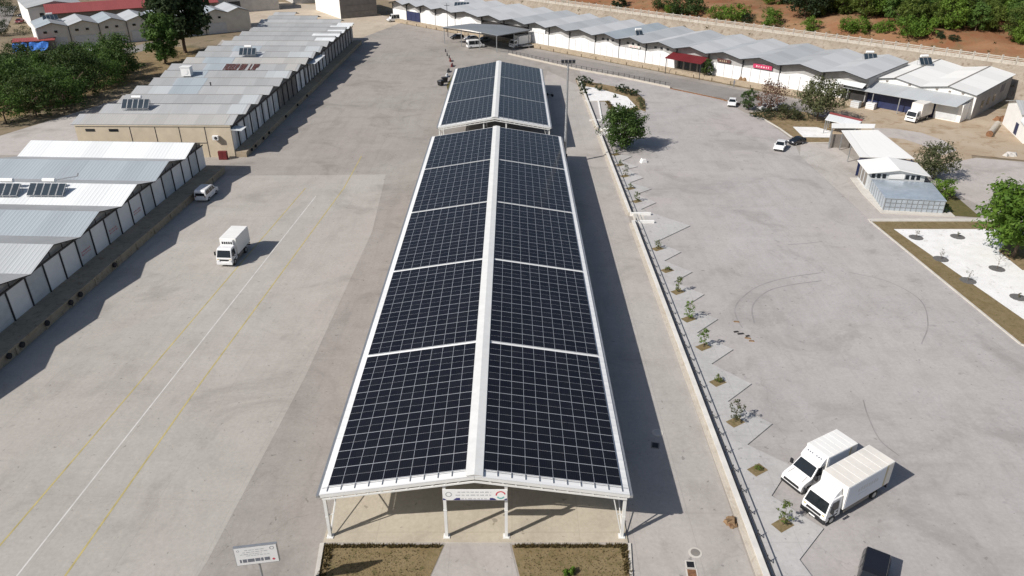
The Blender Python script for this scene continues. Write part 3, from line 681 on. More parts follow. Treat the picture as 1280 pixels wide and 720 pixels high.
for k in range(len(A_edges) - 1):
    s0, s1 = A_edges[k], A_edges[k + 1]; sm = (s0 + s1) / 2; w = s1 - s0
    for q in range(3):
        x0, x1 = s0 + w * q / 3 + .12, s0 + w * (q + 1) / 3 - .08
        mt = 'door_grey' if (k * 3 + q) % 5 in (1, 4) else 'door_white'
        b = MB(); b.box(x0, x1, .14, .24, 1.1, 4.5)
        if mt == 'door_grey':
            for z in (1.7, 2.3, 2.9, 3.5): b.box(x0 + .1, x1 - .1, .125, .139, z, z + .05)
        d = b.build('door_panel', mt, shed_a)
        if (k * 3 + q) in (9, 11, 13):
            c = MB(); rg2 = rg
            for z in (2.55, 2.2): text_rows(c, [(x0 + .5, x1 - .6, z, .2)], .124)
            c.build('lettering', 'ink_red', d)
    b = MB()
    for x in (s0, s0 + w / 3, s0 + 2 * w / 3): b.box(x - .06, x + .06, 0, .14, 1.1, 4.75)
    for x in (s0 + w * .25, sm, s0 + w * .75):
        b.box(x - .04, x + .04, .05, .14, 4.75, 5.1 + 1.3 * (1 - abs(x - sm) / (w / 2)) - .12)
    b.bar((s0, .1, 5.0), (sm, .1, 6.28), .10); b.bar((sm, .1, 6.28), (s1, .1, 5.0), .10); b.bar((s0, -.7, 5.0), (sm, -.7, 6.28), .08); b.bar((sm, -.7, 6.28), (s1, -.7, 5.0), .08); b.bar((sm, .1, 6.2), (sm, -.7, 6.2), .07); b.bar((s0, .1, 4.95), (s0, -.7, 4.95), .07)
    b.build('truss_frame', 'steel_dark', shed_a)
b = MB(); b.box(A_edges[0], A_edges[-1], -.02, .12, 4.62, 4.78); b.build('tie_beam', 'steel_dark', shed_a)
solar_heater('bank of solar collectors with one tank on the nearest-left warehouse roof, left of its twin', (-68.4, 93.6, 5.55), R(-2), 4)
solar_heater('bank of solar collectors with one tank on the nearest-left warehouse roof, right of its twin', (-62.7, 93.6, 5.55), R(-2), 5)
b = MB(); b.tube((0, 0, 0), (3.6, 1.0, .35), .07, .07, 8); b.tube((3.6, 1.0, .35), (3.75, 1.05, .75), .1, .1, 8)
tag(b.build('stove_pipe', 'steel', None, (-64.8, 98.6, 6.0)), 'fallen metal flue pipe lying on the blue-grey slope behind the solar collectors', 'pipe')

# ---- long left shed with cream end wall
B_or = (-48.9, 127.0, 0); B_rot = R(89.2); B_per = 7.03
B_edges = [k * B_per for k in range(19)]
def B_cut(s): return 0.0 if s < 105.5 else (s - 105.5) * 1.25
rb = random.Random(11); B_pal = ['roof_grey', 'roof_grey2', 'roof_warm', 'roof_grey2', 'roof_grey']
B_mats = [(rb.choice(B_pal), rb.choice(B_pal)) for _ in range(19)]
shed_b = shed('warehouse', 'very long low warehouse of many grey gables with a cream end wall', 'warehouse', B_or, B_rot, B_edges, 5.72, 6.62, lambda s: 27.4 + 1.1 * math.sin(s * 1.7) + (.9 if int(s / 7.03) % 3 == 0 else 0), lambda k: B_mats[k], 'cream', 0.35, B_cut)
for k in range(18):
    sm = (B_edges[k] + B_edges[k + 1]) / 2; b = MB(); b.box(sm - .02, sm + .14, B_cut(sm) - .36, 27.3, 6.585, 6.65); b.build('ridge_strip', 'steel_dark' if k % 2 else 'render_dark', shed_b)  # dark bars drawn in as the shadow lines between the gables
b = MB(); ed = B_edges[:16]; b.front(saw(ed, 5.72, 6.62, .2), .7, 27.0)
for k in range(15, 18): c0 = B_cut(B_edges[k] + 3.5); b.box(B_edges[k] + .05, B_edges[k + 1], c0 + .6, 27.0, 0, 5.0)
b.build('wall', 'gable_grey', shed_b)
b = MB(); b.box(-.3, -.02, .0, 27.2, 0, 5.66)
b.build('end_wall', 'cream', shed_b)
b = MB()
for y in (4.5, 9, 13.2, 17.6): b.box(-.34, -.302, y - .05, y + .05, 0, 5.5)
b.box(-.33, -.302, 0, 27, 5.4, 5.5); b.build('panel_joint', 'steel_dark', shed_b)
for y in (20.5, 24.6): b = MB(); b.box(-.36, -.301, y - .8, y + .8, 4.6, 5.05); b.build('vent_window', 'glass', shed_b)
b = MB(); b.box(-.2, 106, -2.0, .4, 0, 1.0); b.box(-.2, 106, -2.08, -2.0, .82, 1.02); b.build('loading_dock', 'dock', shed_b)
for k in range(15):
    s0 = B_edges[k]
    for q in range(3):
        x0, x1 = s0 + B_per * q / 3 + .1, s0 + B_per * (q + 1) / 3 - .08
        if k in (7, 8) : continue
        if k in (4, 5) : mt = 'render_dark'
        elif k > 9: mt = 'gable_grey'
        else: mt = 'door_grey' if (k + q) % 2 else 'door_white'
        b = MB(); b.box(x0, x1, .3, .4, 1.0, 4.75); b.build('door_panel', mt, shed_b)
    b = MB()
    for x in (s0, s0 + B_per / 2): b.box(x - .08, x + .08, .1, .28, 1.0, 5.2)
    sm = s0 + B_per / 2
    b.bar((s0, .2, 5.6), (sm, .2, 6.45), .1); b.bar((sm, .2, 6.45), (s0 + B_per, .2, 5.6), .1); b.box(s0, s0 + B_per, .12, .28, 5.0, 5.2)
    b.build('truss_frame', 'steel_dark', shed_b)
for k in (0, 1, 2, 3, 4): b = MB(); b.box(50.5 + k * 2.6, 51.3 + k * 2.6, .1, .2, 1.2, 4.6); b.build('strip_curtain', 'door_white', shed_b)
b = MB(); b.slope((-.3, -1.9, 4.8), (2.3, -1.9, 4.8), (2.3, .2, 5.0), (-.3, .2, 5.0), .06, 0, 0); b.build('canopy_sheet', ['roof_white'], shed_b)
b = MB(); b.box(52, 62, -1.9, .1, 5.3, 5.38); b.build('awning', ['roof_white'], shed_b)
for s_, dp, wd in ((78, 1.0, 4.2), (84, 3.4, 3.5), (90, .7, 3.5), (97, 1.6, 3.5), (102, .5, 4)):
    b = MB(); b.slope((s_, -1.1, 6.74), (s_, dp + 3, 6.74), (s_ - wd * .8, dp + 3, 6.35), (s_ - wd * .8, -1.1, 6.35), .05, 0, 0); b.build('roof_patch', ['roof_white'], shed_b)
# patches of newer sheet on the slopes
for k, y0, y1, mt in ((0, 1.0, 26.5, 'roof_warm'), (1, .2, 3.2, 'roof_pale'), (2, .2, 3.4, 'roof_pale'), (3, 14, 20, 'roof_blue'), (3, 20, 24, 'roof_pale'), (4, 15.5, 22, 'roof_blue'), (5, 18, 22, 'roof_blue'), (6, 14, 21, 'roof_blue'), (7, 17, 24, 'roof_blue'), (8, 12, 20, 'roof_c'), (9, .2, 3.8, 'roof_pale'), (9, 15, 22, 'roof_blue'), (5, .2, 5, 'roof_pale'), (6, .2, 2.6, 'roof_warm'), (8, .2, 6, 'roof_pale')):
    s0 = B_edges[k]; sm = s0 + B_per / 2
    b = MB(); b.slope((sm - .03, y0, 6.64), (sm - .03, y1, 6.64), (s0 + .02, y1, 5.745), (s0 + .02, y0, 5.745), .02, 0, 0); b.build('roof_patch', [mt], shed_b)
# red-brown lettering painted on a roof slope (too worn to read)
b = MB(); s0 = B_edges[6]; sm = s0 + B_per / 2
def on7(x, v): return (s0 + .2 + v * (B_per / 2 - .4), 16.6 - x * .72, 5.79 + v * .86 + .04)
def stroke(x0, v0, x1, v1, w=.33):
    b.face([on7(x0, v0), on7(x0 + w, v0), on7(x1 + w, v1), on7(x1, v1)])
x = 0
for gl in ("A", "D", "B", "U", "Y", "O", "M", " ", "L", "A", "P"):
    if gl != " ":
        stroke(x, .05, x + .15, .95)
        if gl in "ADBUOMAP": stroke(x + .55, .05 if gl not in "P" else .5, x + .7, .95)
        if gl in "DBOLU": stroke(x, .05, x + .02, .22, .75)
        if gl in "ABDOP": stroke(x + .12, .78, x + .15, .95, .75)
        if gl in "ABP": stroke(x + .07, .42, x + .09, .56, .65)
        if gl in "YM": stroke(x + .3, .4, x + .45, .9, .25)
    x += .98
for f in range(len(b.f)):
    pass
b.build('roof_lettering', 'brown_lettering', shed_b)
solar_heater('dark solar collectors with a tank near the front of the long left warehouse roof', (-69.0, 135.2, 6.2), R(0), 5, 45)
solar_heater('dark solar collectors with a tank halfway along the long left warehouse roof', (-63.6, 183.6, 6.2), R(0), 4, 45)
b = MB(); b.box(-1.0, 1.0, -.8, .8, 0, 1.8); b.box(-1.1, 1.1, -.9, .9, 1.8, 1.95); b.tube((0, -.82, .9), (0, -.86, .9), .55, .55, 16)
tag(b.build('roof_cooler', 'white', None, (-70.2, 163.5, 6.1), bevel=.03), 'white box cooler standing on the left eave of the long warehouse roof', 'cooler')
b = MB(); b.tube((0, 0, 0), (0, 0, .9), .12, .12, 10); b.tube((0, 0, .9), (0, 0, 1.1), .25, .05, 10)
tag(b.build('roof_vent', 'steel_dark', None, (-61.4, 153.0, 6.0)), 'dark vent pipe on the roof of the long left warehouse', 'vent')
root = thing('air_conditioner', 'white air conditioner unit on the cream end wall', 'air conditioner', (-51.6, 126.35, 3.3), 0)
b = MB(); b.box(-.5, .5, -.32, .27, 0, .75); b.build('casing', 'white', root, bevel=.03)
b = MB(); b.tube((.12, -.325, .38), (.12, -.335, .38), .28, .28, 16); b.build('fan_grille', 'steel_dark', root)
b = MB(); b.box(-.75, .75, -.3, .3, 0, 1.5); b.box(-.7, -.03, -.33, -.3, .1, 1.4); b.box(.03, .7, -.33, -.3, .1, 1.4)
tag(b.build('red_cabinet', 'red', None, (-50.6, 125.6, 0.004), bevel=.03), 'dark red metal cabinet at the foot of the cream end wall', 'cabinet')

# ---- long shed at the back right
C_or = (36.0, 200.5, 0); C_rot = R(-44.5)
C_x = [-42, -36.5, -31.2, -25.6, -18.5, -9.6, -2.6, 4.75, 10.7, 16.3, 23.0, 28.9, 35.1, 41.8, 48.4, 55.1, 61.9, 69.2, 76.2]
C_edges = [(x - 36) / .713 for x in C_x]
rc = random.Random(5)
C_mats = [(rc.choice(['roof_c', 'roof_c', 'roof_c2']), rc.choice(['roof_c', 'roof_c2', 'roof_c2'])) for _ in range(20)]
C_mats[10] = ('roof_blue', 'roof_blue')
ZV, ZR = 6.1, 7.1
shed_c = shed('warehouse', 'long row of pale-roofed gabled sheds with white fronts along the back road', 'warehouse', C_or, C_rot, C_edges, ZV, ZR, lambda s: 23.5, lambda k: C_mats[k], 'render_white', 1.6)
b = MB(); b.front(saw(C_edges, ZV, ZR, .2), .3, 23.0); b.build('wall', 'gable_grey', shed_c)
b = MB(); b.box(C_edges[0], C_edges[-1], -1.7, .2, 0, .95)
for k in range(0, 30): b.box(C_edges[1] + k * 5.2, C_edges[1] + k * 5.2 + 2.2, -1.95, -1.7, 0, .7)
b.build('loading_dock', 'dock', shed_c)
for k in range(len(C_edges) - 1):
    s0, s1 = C_edges[k], C_edges[k + 1]; w = s1 - s0; sm = (s0 + s1) / 2
    nn = 4 if w > 8 else 3
    for q in range(nn):
        x0, x1 = s0 + w * q / nn + .05, s0 + w * (q + 1) / nn - .05
        if k in (5, 6): continue
        if k == 17 and q > 1: continue
        mt = 'navy' if (k == 1) else 'door_white'
        b = MB(); b.box(x0, x1, .0, .14, .95, 4.0); b.build('door_panel', mt, shed_c)
    b = MB(); b.box(s0 - .09, s0 + .09, -.05, .25, .95, ZV - .15); b.bar((s0, -1.5, ZV - .14), (sm, -1.5, ZR - .14), .08, .12); b.bar((sm, -1.5, ZR - .14), (s1, -1.5, ZV - .14), .08, .12); b.bar((s0, -1.5, ZV - .2), (s0, 0, ZV - .2), .1)
    b.build('gable_frame', 'steel_dark', shed_c)
    if k in (1, 2, 3, 4, 7, 8, 9, 10, 12, 16):
        hgt = 5.2 if k in (2, 3, 4, 7) else 4.6
        b = MB(); b.front([(s0 + w * .16, 4.01), (s1 - w * .16, 4.01), (sm + w * .1, hgt), (sm - w * .1, hgt)], .02, .18); b.build('gable_board', 'door_white', shed_c)
    if k in (10, 11, 12):
        for q in range(3):
            x = s0 + w * (.3 + .2 * q); b = MB(); b.box(x - .35, x + .35, .2, .29, 4.95, 5.45); b.build('window', 'glass', shed_c)
    if k in (5, 6):
        b = MB(); b.box(s0 + .2, s1 - .2, .22, .29, .95, 5.0); b.build('open_bay', 'interior', shed_c)
    if k == 17:
        b = MB(); b.box(s0 + w * .5, s1 - .2, .22, .29, .95, 4.1); b.build('open_bay', 'interior', shed_c)
        b = MB(); b.slope((s0 + w * .35, -.1, 5.0), (s1 - .2, -.1, 4.85), (s1 - .2, -1.9, 4.2), (s0 + w * .35, -1.9, 4.4), .05, 0, 0); b.build('awning', ['roof_white'], shed_c)
# red awning entrance
k = 13; s0, s1 = C_edges[k], C_edges[k + 1]
b = MB(); b.slope((s0 - 1.0, .1, 4.9), (s1 + .3, .1, 4.9), (s1 + .3, -3.6, 3.9), (s0 - 1.0, -3.6, 3.9), .1, 0, 0); b.build('red_awning', ['maroon_roof'], shed_c)
b = MB(); b.box(s0 + .3, s1 - .3, -.14, -.02, .95, 3.9); b.build('entrance_front', 'render_dark', shed_c)
b = MB()
for q in range(4): x = s0 + .8 + q * 2.0; b.box(x, x + 1.5, -.18, -.15, 1.1, 3.4)
b.build('window', 'glass', shed_c)
b = MB()
for x in (s0 - .6, s1 + .1): b.box(x - .07, x + .07, -3.4, -3.26, .0, 3.95)
b.build('awning_post', 'steel_dark', shed_c)
def wall_sign(label, s, w, z, h, mats, rows):
    x, y = ht(s, 0); root = thing('wall_sign', label, 'sign', (x, y, 0), C_rot)
    b = MB(); b.box(-w / 2, w / 2, -.12, -.06, z, z + h); b.build('board', mats[0], root)
    b = MB(); text_rows(b, rows, -.124); b.build('lettering', mats[1], root)
wall_sign('crimson sign with pale lettering above white doors, right of the red awning', (952.5 and C_edges[15] + 5.2), 4.8, 4.35, .95, ('pink_sign', 'white'), [(-1.6, 1.6, 4.6, .42)])
wall_sign('brown and pink sign above white doors just right of the red awning', C_edges[14] + 4.4, 3.6, 4.35, .8, ('brown_lettering', 'tan_trim'), [(-1.1, 1.1, 4.5, .4)])
wall_sign('white sign board with dark lettering on the shed front beside the carport', C_edges[7] + 4.4, 5.2, 4.05, 1.1, ('white', 'ink_pale'), [(-2.0, 1.8, 4.75, .25), (-2.2, 2.2, 4.3, .3)])
wall_sign('pale pink sign in the gable between two small windows', C_edges[11] + 5, 3.6, 4.3, .6, ('box_warm', 'ink_red'), [(-1.4, 1.4, 4.45, .3)])
def on_c(s, y, z): x_, y_ = ht(s, y); return (x_, y_, z)
solar_heater('dark row of collectors on the far end of the long back shed roof', on_c(C_edges[3] + 3.2, 9, 6.2), C_rot + R(40), 5, 30)
solar_heater('single tall solar heater on the long back shed roof above the pink sign', on_c(C_edges[11] + 4.5, 3.0, 6.35), C_rot + R(60), 2, 50)
solar_heater('solar heater with a dark tank on the last grey gable beside the new white roof', on_c(C_edges[17] + 3.5, 17.0, 6.2), C_rot + R(40), 3, 40)
solar_heater('solar heater with a white tank at the back edge of the new white roof', on_c(C_edges[18] + 4.2, 22.5, 5.9), C_rot + R(50), 3, 45)

# ---- new white roofed building (right)
D_or = (76.0 + 2.9, 162.9 + 2.9, 0); D_rot = R(-45.3); De = Vector((math.cos(D_rot), math.sin(D_rot))); Dn = Vector((-De.y, De.x))
DE = [0, 10.6, 21.4]
shed_d = shed('warehouse', 'warehouse with bright white double gable roof and navy shuttered lean-to at right', 'warehouse', D_or, D_rot, DE, 5.0, 5.95, 27.0, lambda k: ('roof_new', 'roof_new'), 'render_white', .5)
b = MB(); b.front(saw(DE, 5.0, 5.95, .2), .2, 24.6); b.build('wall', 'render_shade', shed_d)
b = MB(); b.front([(0.05, 0)] + [(21.35, 0)] + saw(DE, 5.0, 5.95, .25)[2:], .05, .19); b.build('front_wall', 'render_white', shed_d)
b = MB(); b.slope((-1.6, -.02, 4.55), (20.9, -.02, 4.55), (20.0, -6.4, 3.55), (-3.0, -6.4, 3.55), .09, 0, 0); b.build('lean_to_roof', ['roof_pale'], shed_d)
b = MB(); b.box(.6, 15.4, -3.9, -3.75, 0, 3.7); b.build('navy_shutter', 'navy', shed_d)
b = MB(); b.box(15.5, 20.6, -4.0, .0, 0, 3.55); b.build('annex_wall', 'render_white', shed_d)
b = MB(); b.box(15.9, 19.8, -4.06, -4.0, .25, 3.2); b.build('annex_door', 'door_grey', shed_d)
for x in (-2, 3.5, 9, 14.6): b = MB(); b.box(x - .09, x + .09, -6.1, -5.92, 0, 3.6); b.build('lean_to_post', 'steel', shed_d)
for k in range(2):
    sm = (DE[k] + DE[k + 1]) / 2; b = MB(); b.box(sm - .26, sm + .02, -.52, 27.05, 5.93, 6.03); b.build('ridge_seam', 'render_dark', shed_d)
for y in (5, 9, 13): b = MB(); b.box(21.36, 21.44, y, y + 1.6, 1.4, 2.9); b.build('window', 'glass', shed_d)
b = MB(); b.box(21.36, 21.44, 17.5, 20, 2.6, 4.2); b.build('blue_window', 'navy', shed_d)
b = MB()
for x in (3.3, 8.0, 13.5, 16.0, 18.5): b.box(x, x + .5, -.08, .04, 4.75, 5.05)
b.build('wall_lamp', 'render_dark', shed_d)

# ---- white building at the right edge
F_or = (98.8, 147.6, 0); F_rot = R(-106)
root = thing('white_building', 'white rendered building with grey gabled roof cut by the right edge', 'building', F_or, F_rot)
b = MB(); b.box(0, 9.6, 0, 16, 0, 4.6); b.build('wall', 'render_white', root)
b = MB(); b.slope((4.8, -.5, 6.0), (4.8, 16.5, 6.0), (-.5, 16.5, 4.55), (-.5, -.5, 4.55), .1); b.slope((4.8, -.5, 6.0), (4.8, 16.5, 6.0), (10.1, 16.5, 4.55), (10.1, -.5, 4.55), .1); b.build('roof', ['roof_grey2'], root)
b = MB(); b.front([(.1, 4.6), (9.5, 4.6), (4.8, 5.85)], 0, 15.9); b.build('gable_wall', 'render_white', root)
b = MB(); b.box(7.4, 9.0, -.08, -.01, .3, 2.4); b.build('blue_door', 'navy', root)
b = MB(); b.box(9.61, 13.5, 0, 10, 0, 3.0); b.build('annex', 'render_white', root)
b = MB(); b.slope((9.62, -.4, 3.5), (9.62, 10.4, 3.5), (14, 10.4, 3.05), (14, -.4, 3.05), .1); b.build('annex_roof', ['roof_white'], root)

# ---- dark open carport in front of the back shed
root = thing('carport', 'dark grey roofed open carport in front of the back shed with vehicles beneath', 'carport', (-4.0, 219.5, 0), 0)
rp = {'l': (-17.2, 14.2), 'f': (0.0, 0.0), 'r': (9.8, 9.6), 'b': (-8.5, 21.0), 'm': (-8.6, 7.1), 'n': (1.2, 15.0)}
b = MB(); P3 = lambda k, z: (*rp[k], z)
b.slope(P3('m', 5.25), P3('n', 5.25), P3('r', 4.75), P3('f', 4.75), .16); b.slope(P3('m', 5.25), P3('n', 5.25), P3('b', 4.75), P3('l', 4.75), .16)
b.build('roof', ['roof_dark'], root)
for x, y in ((-16.4, 13.9), (-11, 9.4), (-5.4, 4.9), (-.4, .6), (4.6, 5.2), (9.0, 9.5)):
    b = MB(); b.box(x - .11, x + .11, y - .11, y + .11, 0, 4.72); b.build('post', 'steel', root)
b = MB(); b.bar((-16.6, 13.8, 4.5), (-.2, .5, 4.5), .12, .3); b.bar((-.2, .5, 4.5), (9.3, 9.5, 4.5), .12, .3); b.build('edge_beam', 'steel_dark', root)

# ---- far white building (top left of centre)
root = thing('white_building', 'two storey white building with brown side wall at the far end of the yard', 'building', (-49.5, 288.0, 0), R(122.5))
b = MB(); b.box(0, 26, 0, 14, 0, 9.5); b.build('wall', 'render_white', root)
b = MB(); b.box(-.12, -.01, 0, 14, 0, 9.4)
for z in (2, 4.2, 6.4): b.box(-.2, -.125, 0, 14, z, z + .12)
b.build('side_cladding', 'render_dark', root)
b = MB(); b.box(-.4, 26.4, -.4, 14.4, 9.5, 9.9); b.build('roof', ['roof_grey2'], root)
b = MB(); b.box(0, 26, -.08, -.01, 4.0, 4.15); b.build('ledge', 'render_grey', root)
for x in (4, 8, 12, 16, 20): b = MB(); b.box(x, x + 1.2, -.07, -.01, 5.6, 7.0); b.build('window', 'glass', root)
b = MB(); b.box(1.0, 2.0, -.09, -.01, 0, 2.2); b.build('door', 'steel_dark', root)
b = MB(); b.box(-.3, 26, -1.2, -.09, 0, .5); b.build('plinth', 'dock', root)

# ---- pale gabled sheds at top left
L_or = (-136.0, 222.0, 0); L_rot = R(34.8); LE = [0, 8.2, 16.2, 23.8, 31.4, 39, 46.5, 54, 61]
lm = [('roof_blue', 'roof_grey'), ('roof_c', 'roof_grey')]
shed_l = shed('warehouse', 'pale rendered row of small gabled sheds beyond the trees at top left', 'warehouse', L_or, L_rot, LE, 6.3, 7.5, 15, lambda k: lm[k % 2], 'render_white', .4)
b = MB(); b.front(saw(LE, 6.3, 7.5, .2), .2, 14.6); b.build('wall', 'render_pale', shed_l)
for k in range(7):
    s0, s1 = LE[k], LE[k + 1]
    b = MB(); b.box(s0 + .9, s1 - .9, .08, .19, 0, 3.2); b.build('door_panel', 'door_grey' if k != 4 else 'interior', shed_l)
    b = MB(); b.box(s0 - .08, s0 + .08, .0, .19, 0, 6.0); b.build('pilaster', 'steel_dark' if k else 'render_white', shed_l)
    for xa, xb in ((1.6, 2.5), (4.4, 5.2)): b = MB(); b.box(s0 + xa, s0 + xb, .1, .19, 4.6, 5.2); b.build('window', 'glass', shed_l)
b = MB(); b.box(.9, 1.9, -.02, .07, 0, 2.2); b.build('red_door', 'red', shed_l)
b = MB(); b.box(-.25, -.02, .2, 14.6, 0, 6.1); b.build('side_wall', 'render_white', shed_l)
solar_heater('solar collectors on the first pale gable roof at top left', (-136.8, 232.0, 6.9), R(34), 4, 35)
R_or = (-158, 262, 0)
root = thing('barn', 'long barn with dull red roof behind the pale gabled sheds', 'barn', (-148, 250, 0), R(31))
b = MB(); b.box(0, 52, 0, 14, 0, 6.2); b.build('wall', 'render_dark', root)
b = MB(); b.slope((-.5, 7, 8.2), (52.5, 7, 8.2), (52.5, -1, 6.2), (-.5, -1, 6.2), .15); b.slope((-.5, 7, 8.2), (52.5, 7, 8.2), (52.5, 15, 6.2), (-.5, 15, 6.2), .15); b.build('roof', ['red_roof'], root)
root = thing('white_building', 'white walled building with pale zinc roof at the top left corner beside the street', 'building', (-157, 255, 0), R(36))
b = MB(); b.box(0, 16, 0, 30, 0, 7.2); b.build('wall', 'render_white', root)
b = MB(); b.slope((8, -.5, 8.8), (8, 30.5, 8.8), (-.5, 30.5, 7.2), (-.5, -.5, 7.2), .15); b.slope((8, -.5, 8.8), (8, 30.5, 8.8), (16.5, 30.5, 7.2), (16.5, -.5, 7.2), .15); b.build('roof', ['roof_grey2'], root)
b = MB(); b.front([(.1, 7.2), (15.9, 7.2), (8, 8.65)], 0, 29.9); b.build('gable_wall', 'render_grey', root)
for x in (3, 9, 12): b = MB(); b.box(x, x + 1.2, -.07, -.01, 4.2, 5.4); b.build('window', 'glass', root)
# further roofs past the far end of the left sheds
for i, (x, y, r, w, d, h, rm, lab) in enumerate(((-112, 290, 30, 26, 16, 6.5, 'roof_grey2', 'grey roofed warehouse far behind the tall dark tree'), (-88, 318, 28, 34, 14, 6, 'roof_grey', 'low grey roofed shed at the top edge left of the far plaza'))):
    root = thing('warehouse', lab, 'warehouse', (x, y, 0), R(r))
    b = MB(); b.box(0, w, 0, d, 0, h); b.build('wall', 'render_grey', root)
    b = MB(); b.slope((-.5, d / 2, h + 1.8), (w + .5, d / 2, h + 1.8), (w + .5, -.6, h), (-.5, -.6, h), .15); b.slope((-.5, d / 2, h + 1.8), (w + .5, d / 2, h + 1.8), (w + .5, d + .6, h), (-.5, d + .6, h), .15); b.build('roof', [rm], root)
    b = MB(); b.box(w * .3, w * .45, -.08, -.01, 0, 4); b.build('door', 'steel_dark', root)
# stall with blue tarpaulins
root = thing('tarp_stall', 'low shed with dull red roof and blue tarpaulins left of the trees', 'shed', (-137.06, 219.48), R(20))
b = MB(); b.slope((-5, 4, 3.6), (6, 4, 3.6), (6, 1, 3.0), (-5, 1, 3.0), .1); b.build('roof', ['red_roof'], root)
b = MB(); b.box(-4.6, 5.6, 1.4, 4, 0, 2.9); b.build('wall', 'render_dark', root)
for x0, x1 in ((-4.8, -1.2), (-.6, 4.2)):
    b = MB()
    n = 8
    for i in range(n):
        for j in range(4):
            q = lambda a, c: (x0 + (x1 - x0) * a / n, 1.2 - c * .8, 2.7 - c * .45 + .25 * math.sin(a * 1.3 + c))
            b.face([q(i, j + 1), q(i + 1, j + 1), q(i + 1, j), q(i, j)])
    b.build('tarpaulin', 'blue_tarp', root, smooth=True)
root = thing('open_shelter', 'white flat roofed shelter on posts in front of the pale gabled sheds', 'shelter', (-117.29, 208.5), R(30))
b = MB(); b.box(-4, 4, -2, 2, 2.6, 2.85); b.build('roof', ['roof_white'], root)
for x in (-3.8, -1.3, 1.3, 3.8): b = MB(); b.box(x - .06, x + .06, -1.9, -1.78, 0, 2.6); b.build('post', 'steel', root)
b = MB(); b.box(-3.9, 3.9, 1.6, 1.75, 0, 2.6); b.build('back_wall', 'render_grey', root)
root = thing('container', 'small white container on dry ground beyond the trees', 'container', (-117.91, 240.73), R(20))
b = MB(); b.box(-3, 3, -1.2, 1.2, .1, 2.4); b.build('box', 'door_white', root, bevel=.04)
b = MB(); b.box(-2.4, -1.5, -1.26, -1.2, .2, 2.1); b.build('door', 'door_grey', root)

# ============================================================ buildings on the lot
root = thing('greenhouse_cabin', 'grey polycarbonate box annex attached below the small white gabled cabin', 'annex', (0, 0, 0))
bx = [(54.85, 102.2), (63.0, 101.0), (64.5, 108.3), (56.1, 109.9)]
b = MB(); b.hexa([(*p, .14) for p in bx], [(*p, 2.0) for p in bx]); b.build('wall', 'poly_glass', root)
cxm, cym = sum(p[0] for p in bx) / 4, sum(p[1] for p in bx) / 4
ex = [(cxm + (p[0] - cxm) * 1.03, cym + (p[1] - cym) * 1.03) for p in bx]
b = MB(); b.hexa([(*p, 2.0) for p in ex], [(*p, 2.08) for p in ex]); b.build('roof', 'poly_glass', root)
b = MB()
for k in range(12):
    f = k / 11; p = Vector(bx[0]).lerp(Vector(bx[1]), f); q = Vector(bx[0]).lerp(Vector(bx[3]), f)
    b.box(p.x - .03, p.x + .03, p.y - .07, p.y - .01, .14, 2.0)
    if k < 8: q = Vector(bx[0]).lerp(Vector(bx[3]), k / 7); b.box(q.x - .07, q.x - .01, q.y - .03, q.y + .03, .14, 2.0)
for z in (.7, 1.35): b.bar((bx[0][0], bx[0][1] - .05, z), (bx[1][0], bx[1][1] - .05, z), .05)
b.build('glazing_bar', 'steel', root)
raised('cabin_plinth', [(54.2, 101.2), (64.3, 99.8), (65.2, 108), (65.3, 115), (55.6, 116.2), (54.6, 109)], 0, .14, ['kerb', 'kerb'])
root = thing('site_cabin', 'small white gabled cabin between the carport and the grey annex', 'cabin', (59.9, 109.9, 0), R(-8.5))
b = MB(); b.box(-4.1, 4.1, .1, 5.4, .14, 2.95); b.build('wall', 'door_grey', root)
b = MB(); b.slope((0, -.5, 3.75), (0, 5.9, 3.75), (-4.6, 5.9, 3.0), (-4.6, -.5, 3.0), .1); b.slope((0, -.5, 3.75), (0, 5.9, 3.75), (4.6, 5.9, 3.0), (4.6, -.5, 3.0), .1); b.build('roof', ['roof_new'], root)
b = MB(); b.front([(-4.1, 2.95), (4.1, 2.95), (0, 3.6)], .1, 5.4); b.build('gable_wall', 'render_white', root)
for x in (-3.5, -2.7, -1.9, 1.5, 2.3, 3.1): b = MB(); b.box(x - .25, x + .25, .03, .095, 2.15, 2.8); b.build('window', 'glass', root)
b = MB(); b.box(-1.2, 1.1, .0, .06, 2.1, 2.95); b.build('sign_board', 'white', root)
for y in (1.0, 2.6, 4.2): b = MB(); b.box(-4.18, -4.11, y, y + 1.0, .5, 2.5); b.build('side_panel', 'render_dark', root)
def carport_small(name, label, pts, z0, z1, mats, posts):
    root = thing(name, label, 'carport', (*pts[3], 0))
    o = Vector(pts[3]); L = [Vector(p) - o for p in pts]
    b = MB(); b.slope((*L[0], z1), (*L[1], z1), (*L[2], z0), (*L[3], z0), .1); b.build('roof', mats, root)
    cen = sum(L, Vector((0, 0))) / 4
    for p in [cen + (q - cen) * .94 for q in L] + [cen + ((L[0] + L[3]) / 2 - cen) * .94, cen + ((L[1] + L[2]) / 2 - cen) * .94]:
        b = MB(); b.box(p.x - .07, p.x + .07, p.y - .07, p.y + .07, 0, z0 - .05); b.build('post', 'steel', root)
    return root, L
cp, L = carport_small('carport', 'flat white roofed carport behind the white gabled cabin', [(59.3, 131.2), (66.0, 131.5), (65.4, 116.2), (56.9, 117.2)], 3.3, 3.55, ['roof_new'], 4)
b = MB(); b.bar((L[2].x, L[2].y + .1, 1.5), (L[3].x, L[3].y + .1, 1.5), .1, 2.9); b.build('end_screen', 'navy', cp)
cp, L = carport_small('carport', 'smaller white roofed carport at the far end of the row, beside the dry flower bed', [(58.6, 134.2), (66.4, 133.7), (65.3, 131.55), (57.6, 131.6)], 3.9, 4.0, ['roof_new'], 4)
b = MB(); b.box(.5, 6.5, .6, .75, 0, 2.5); b.build('rack', 'render_dark', cp)
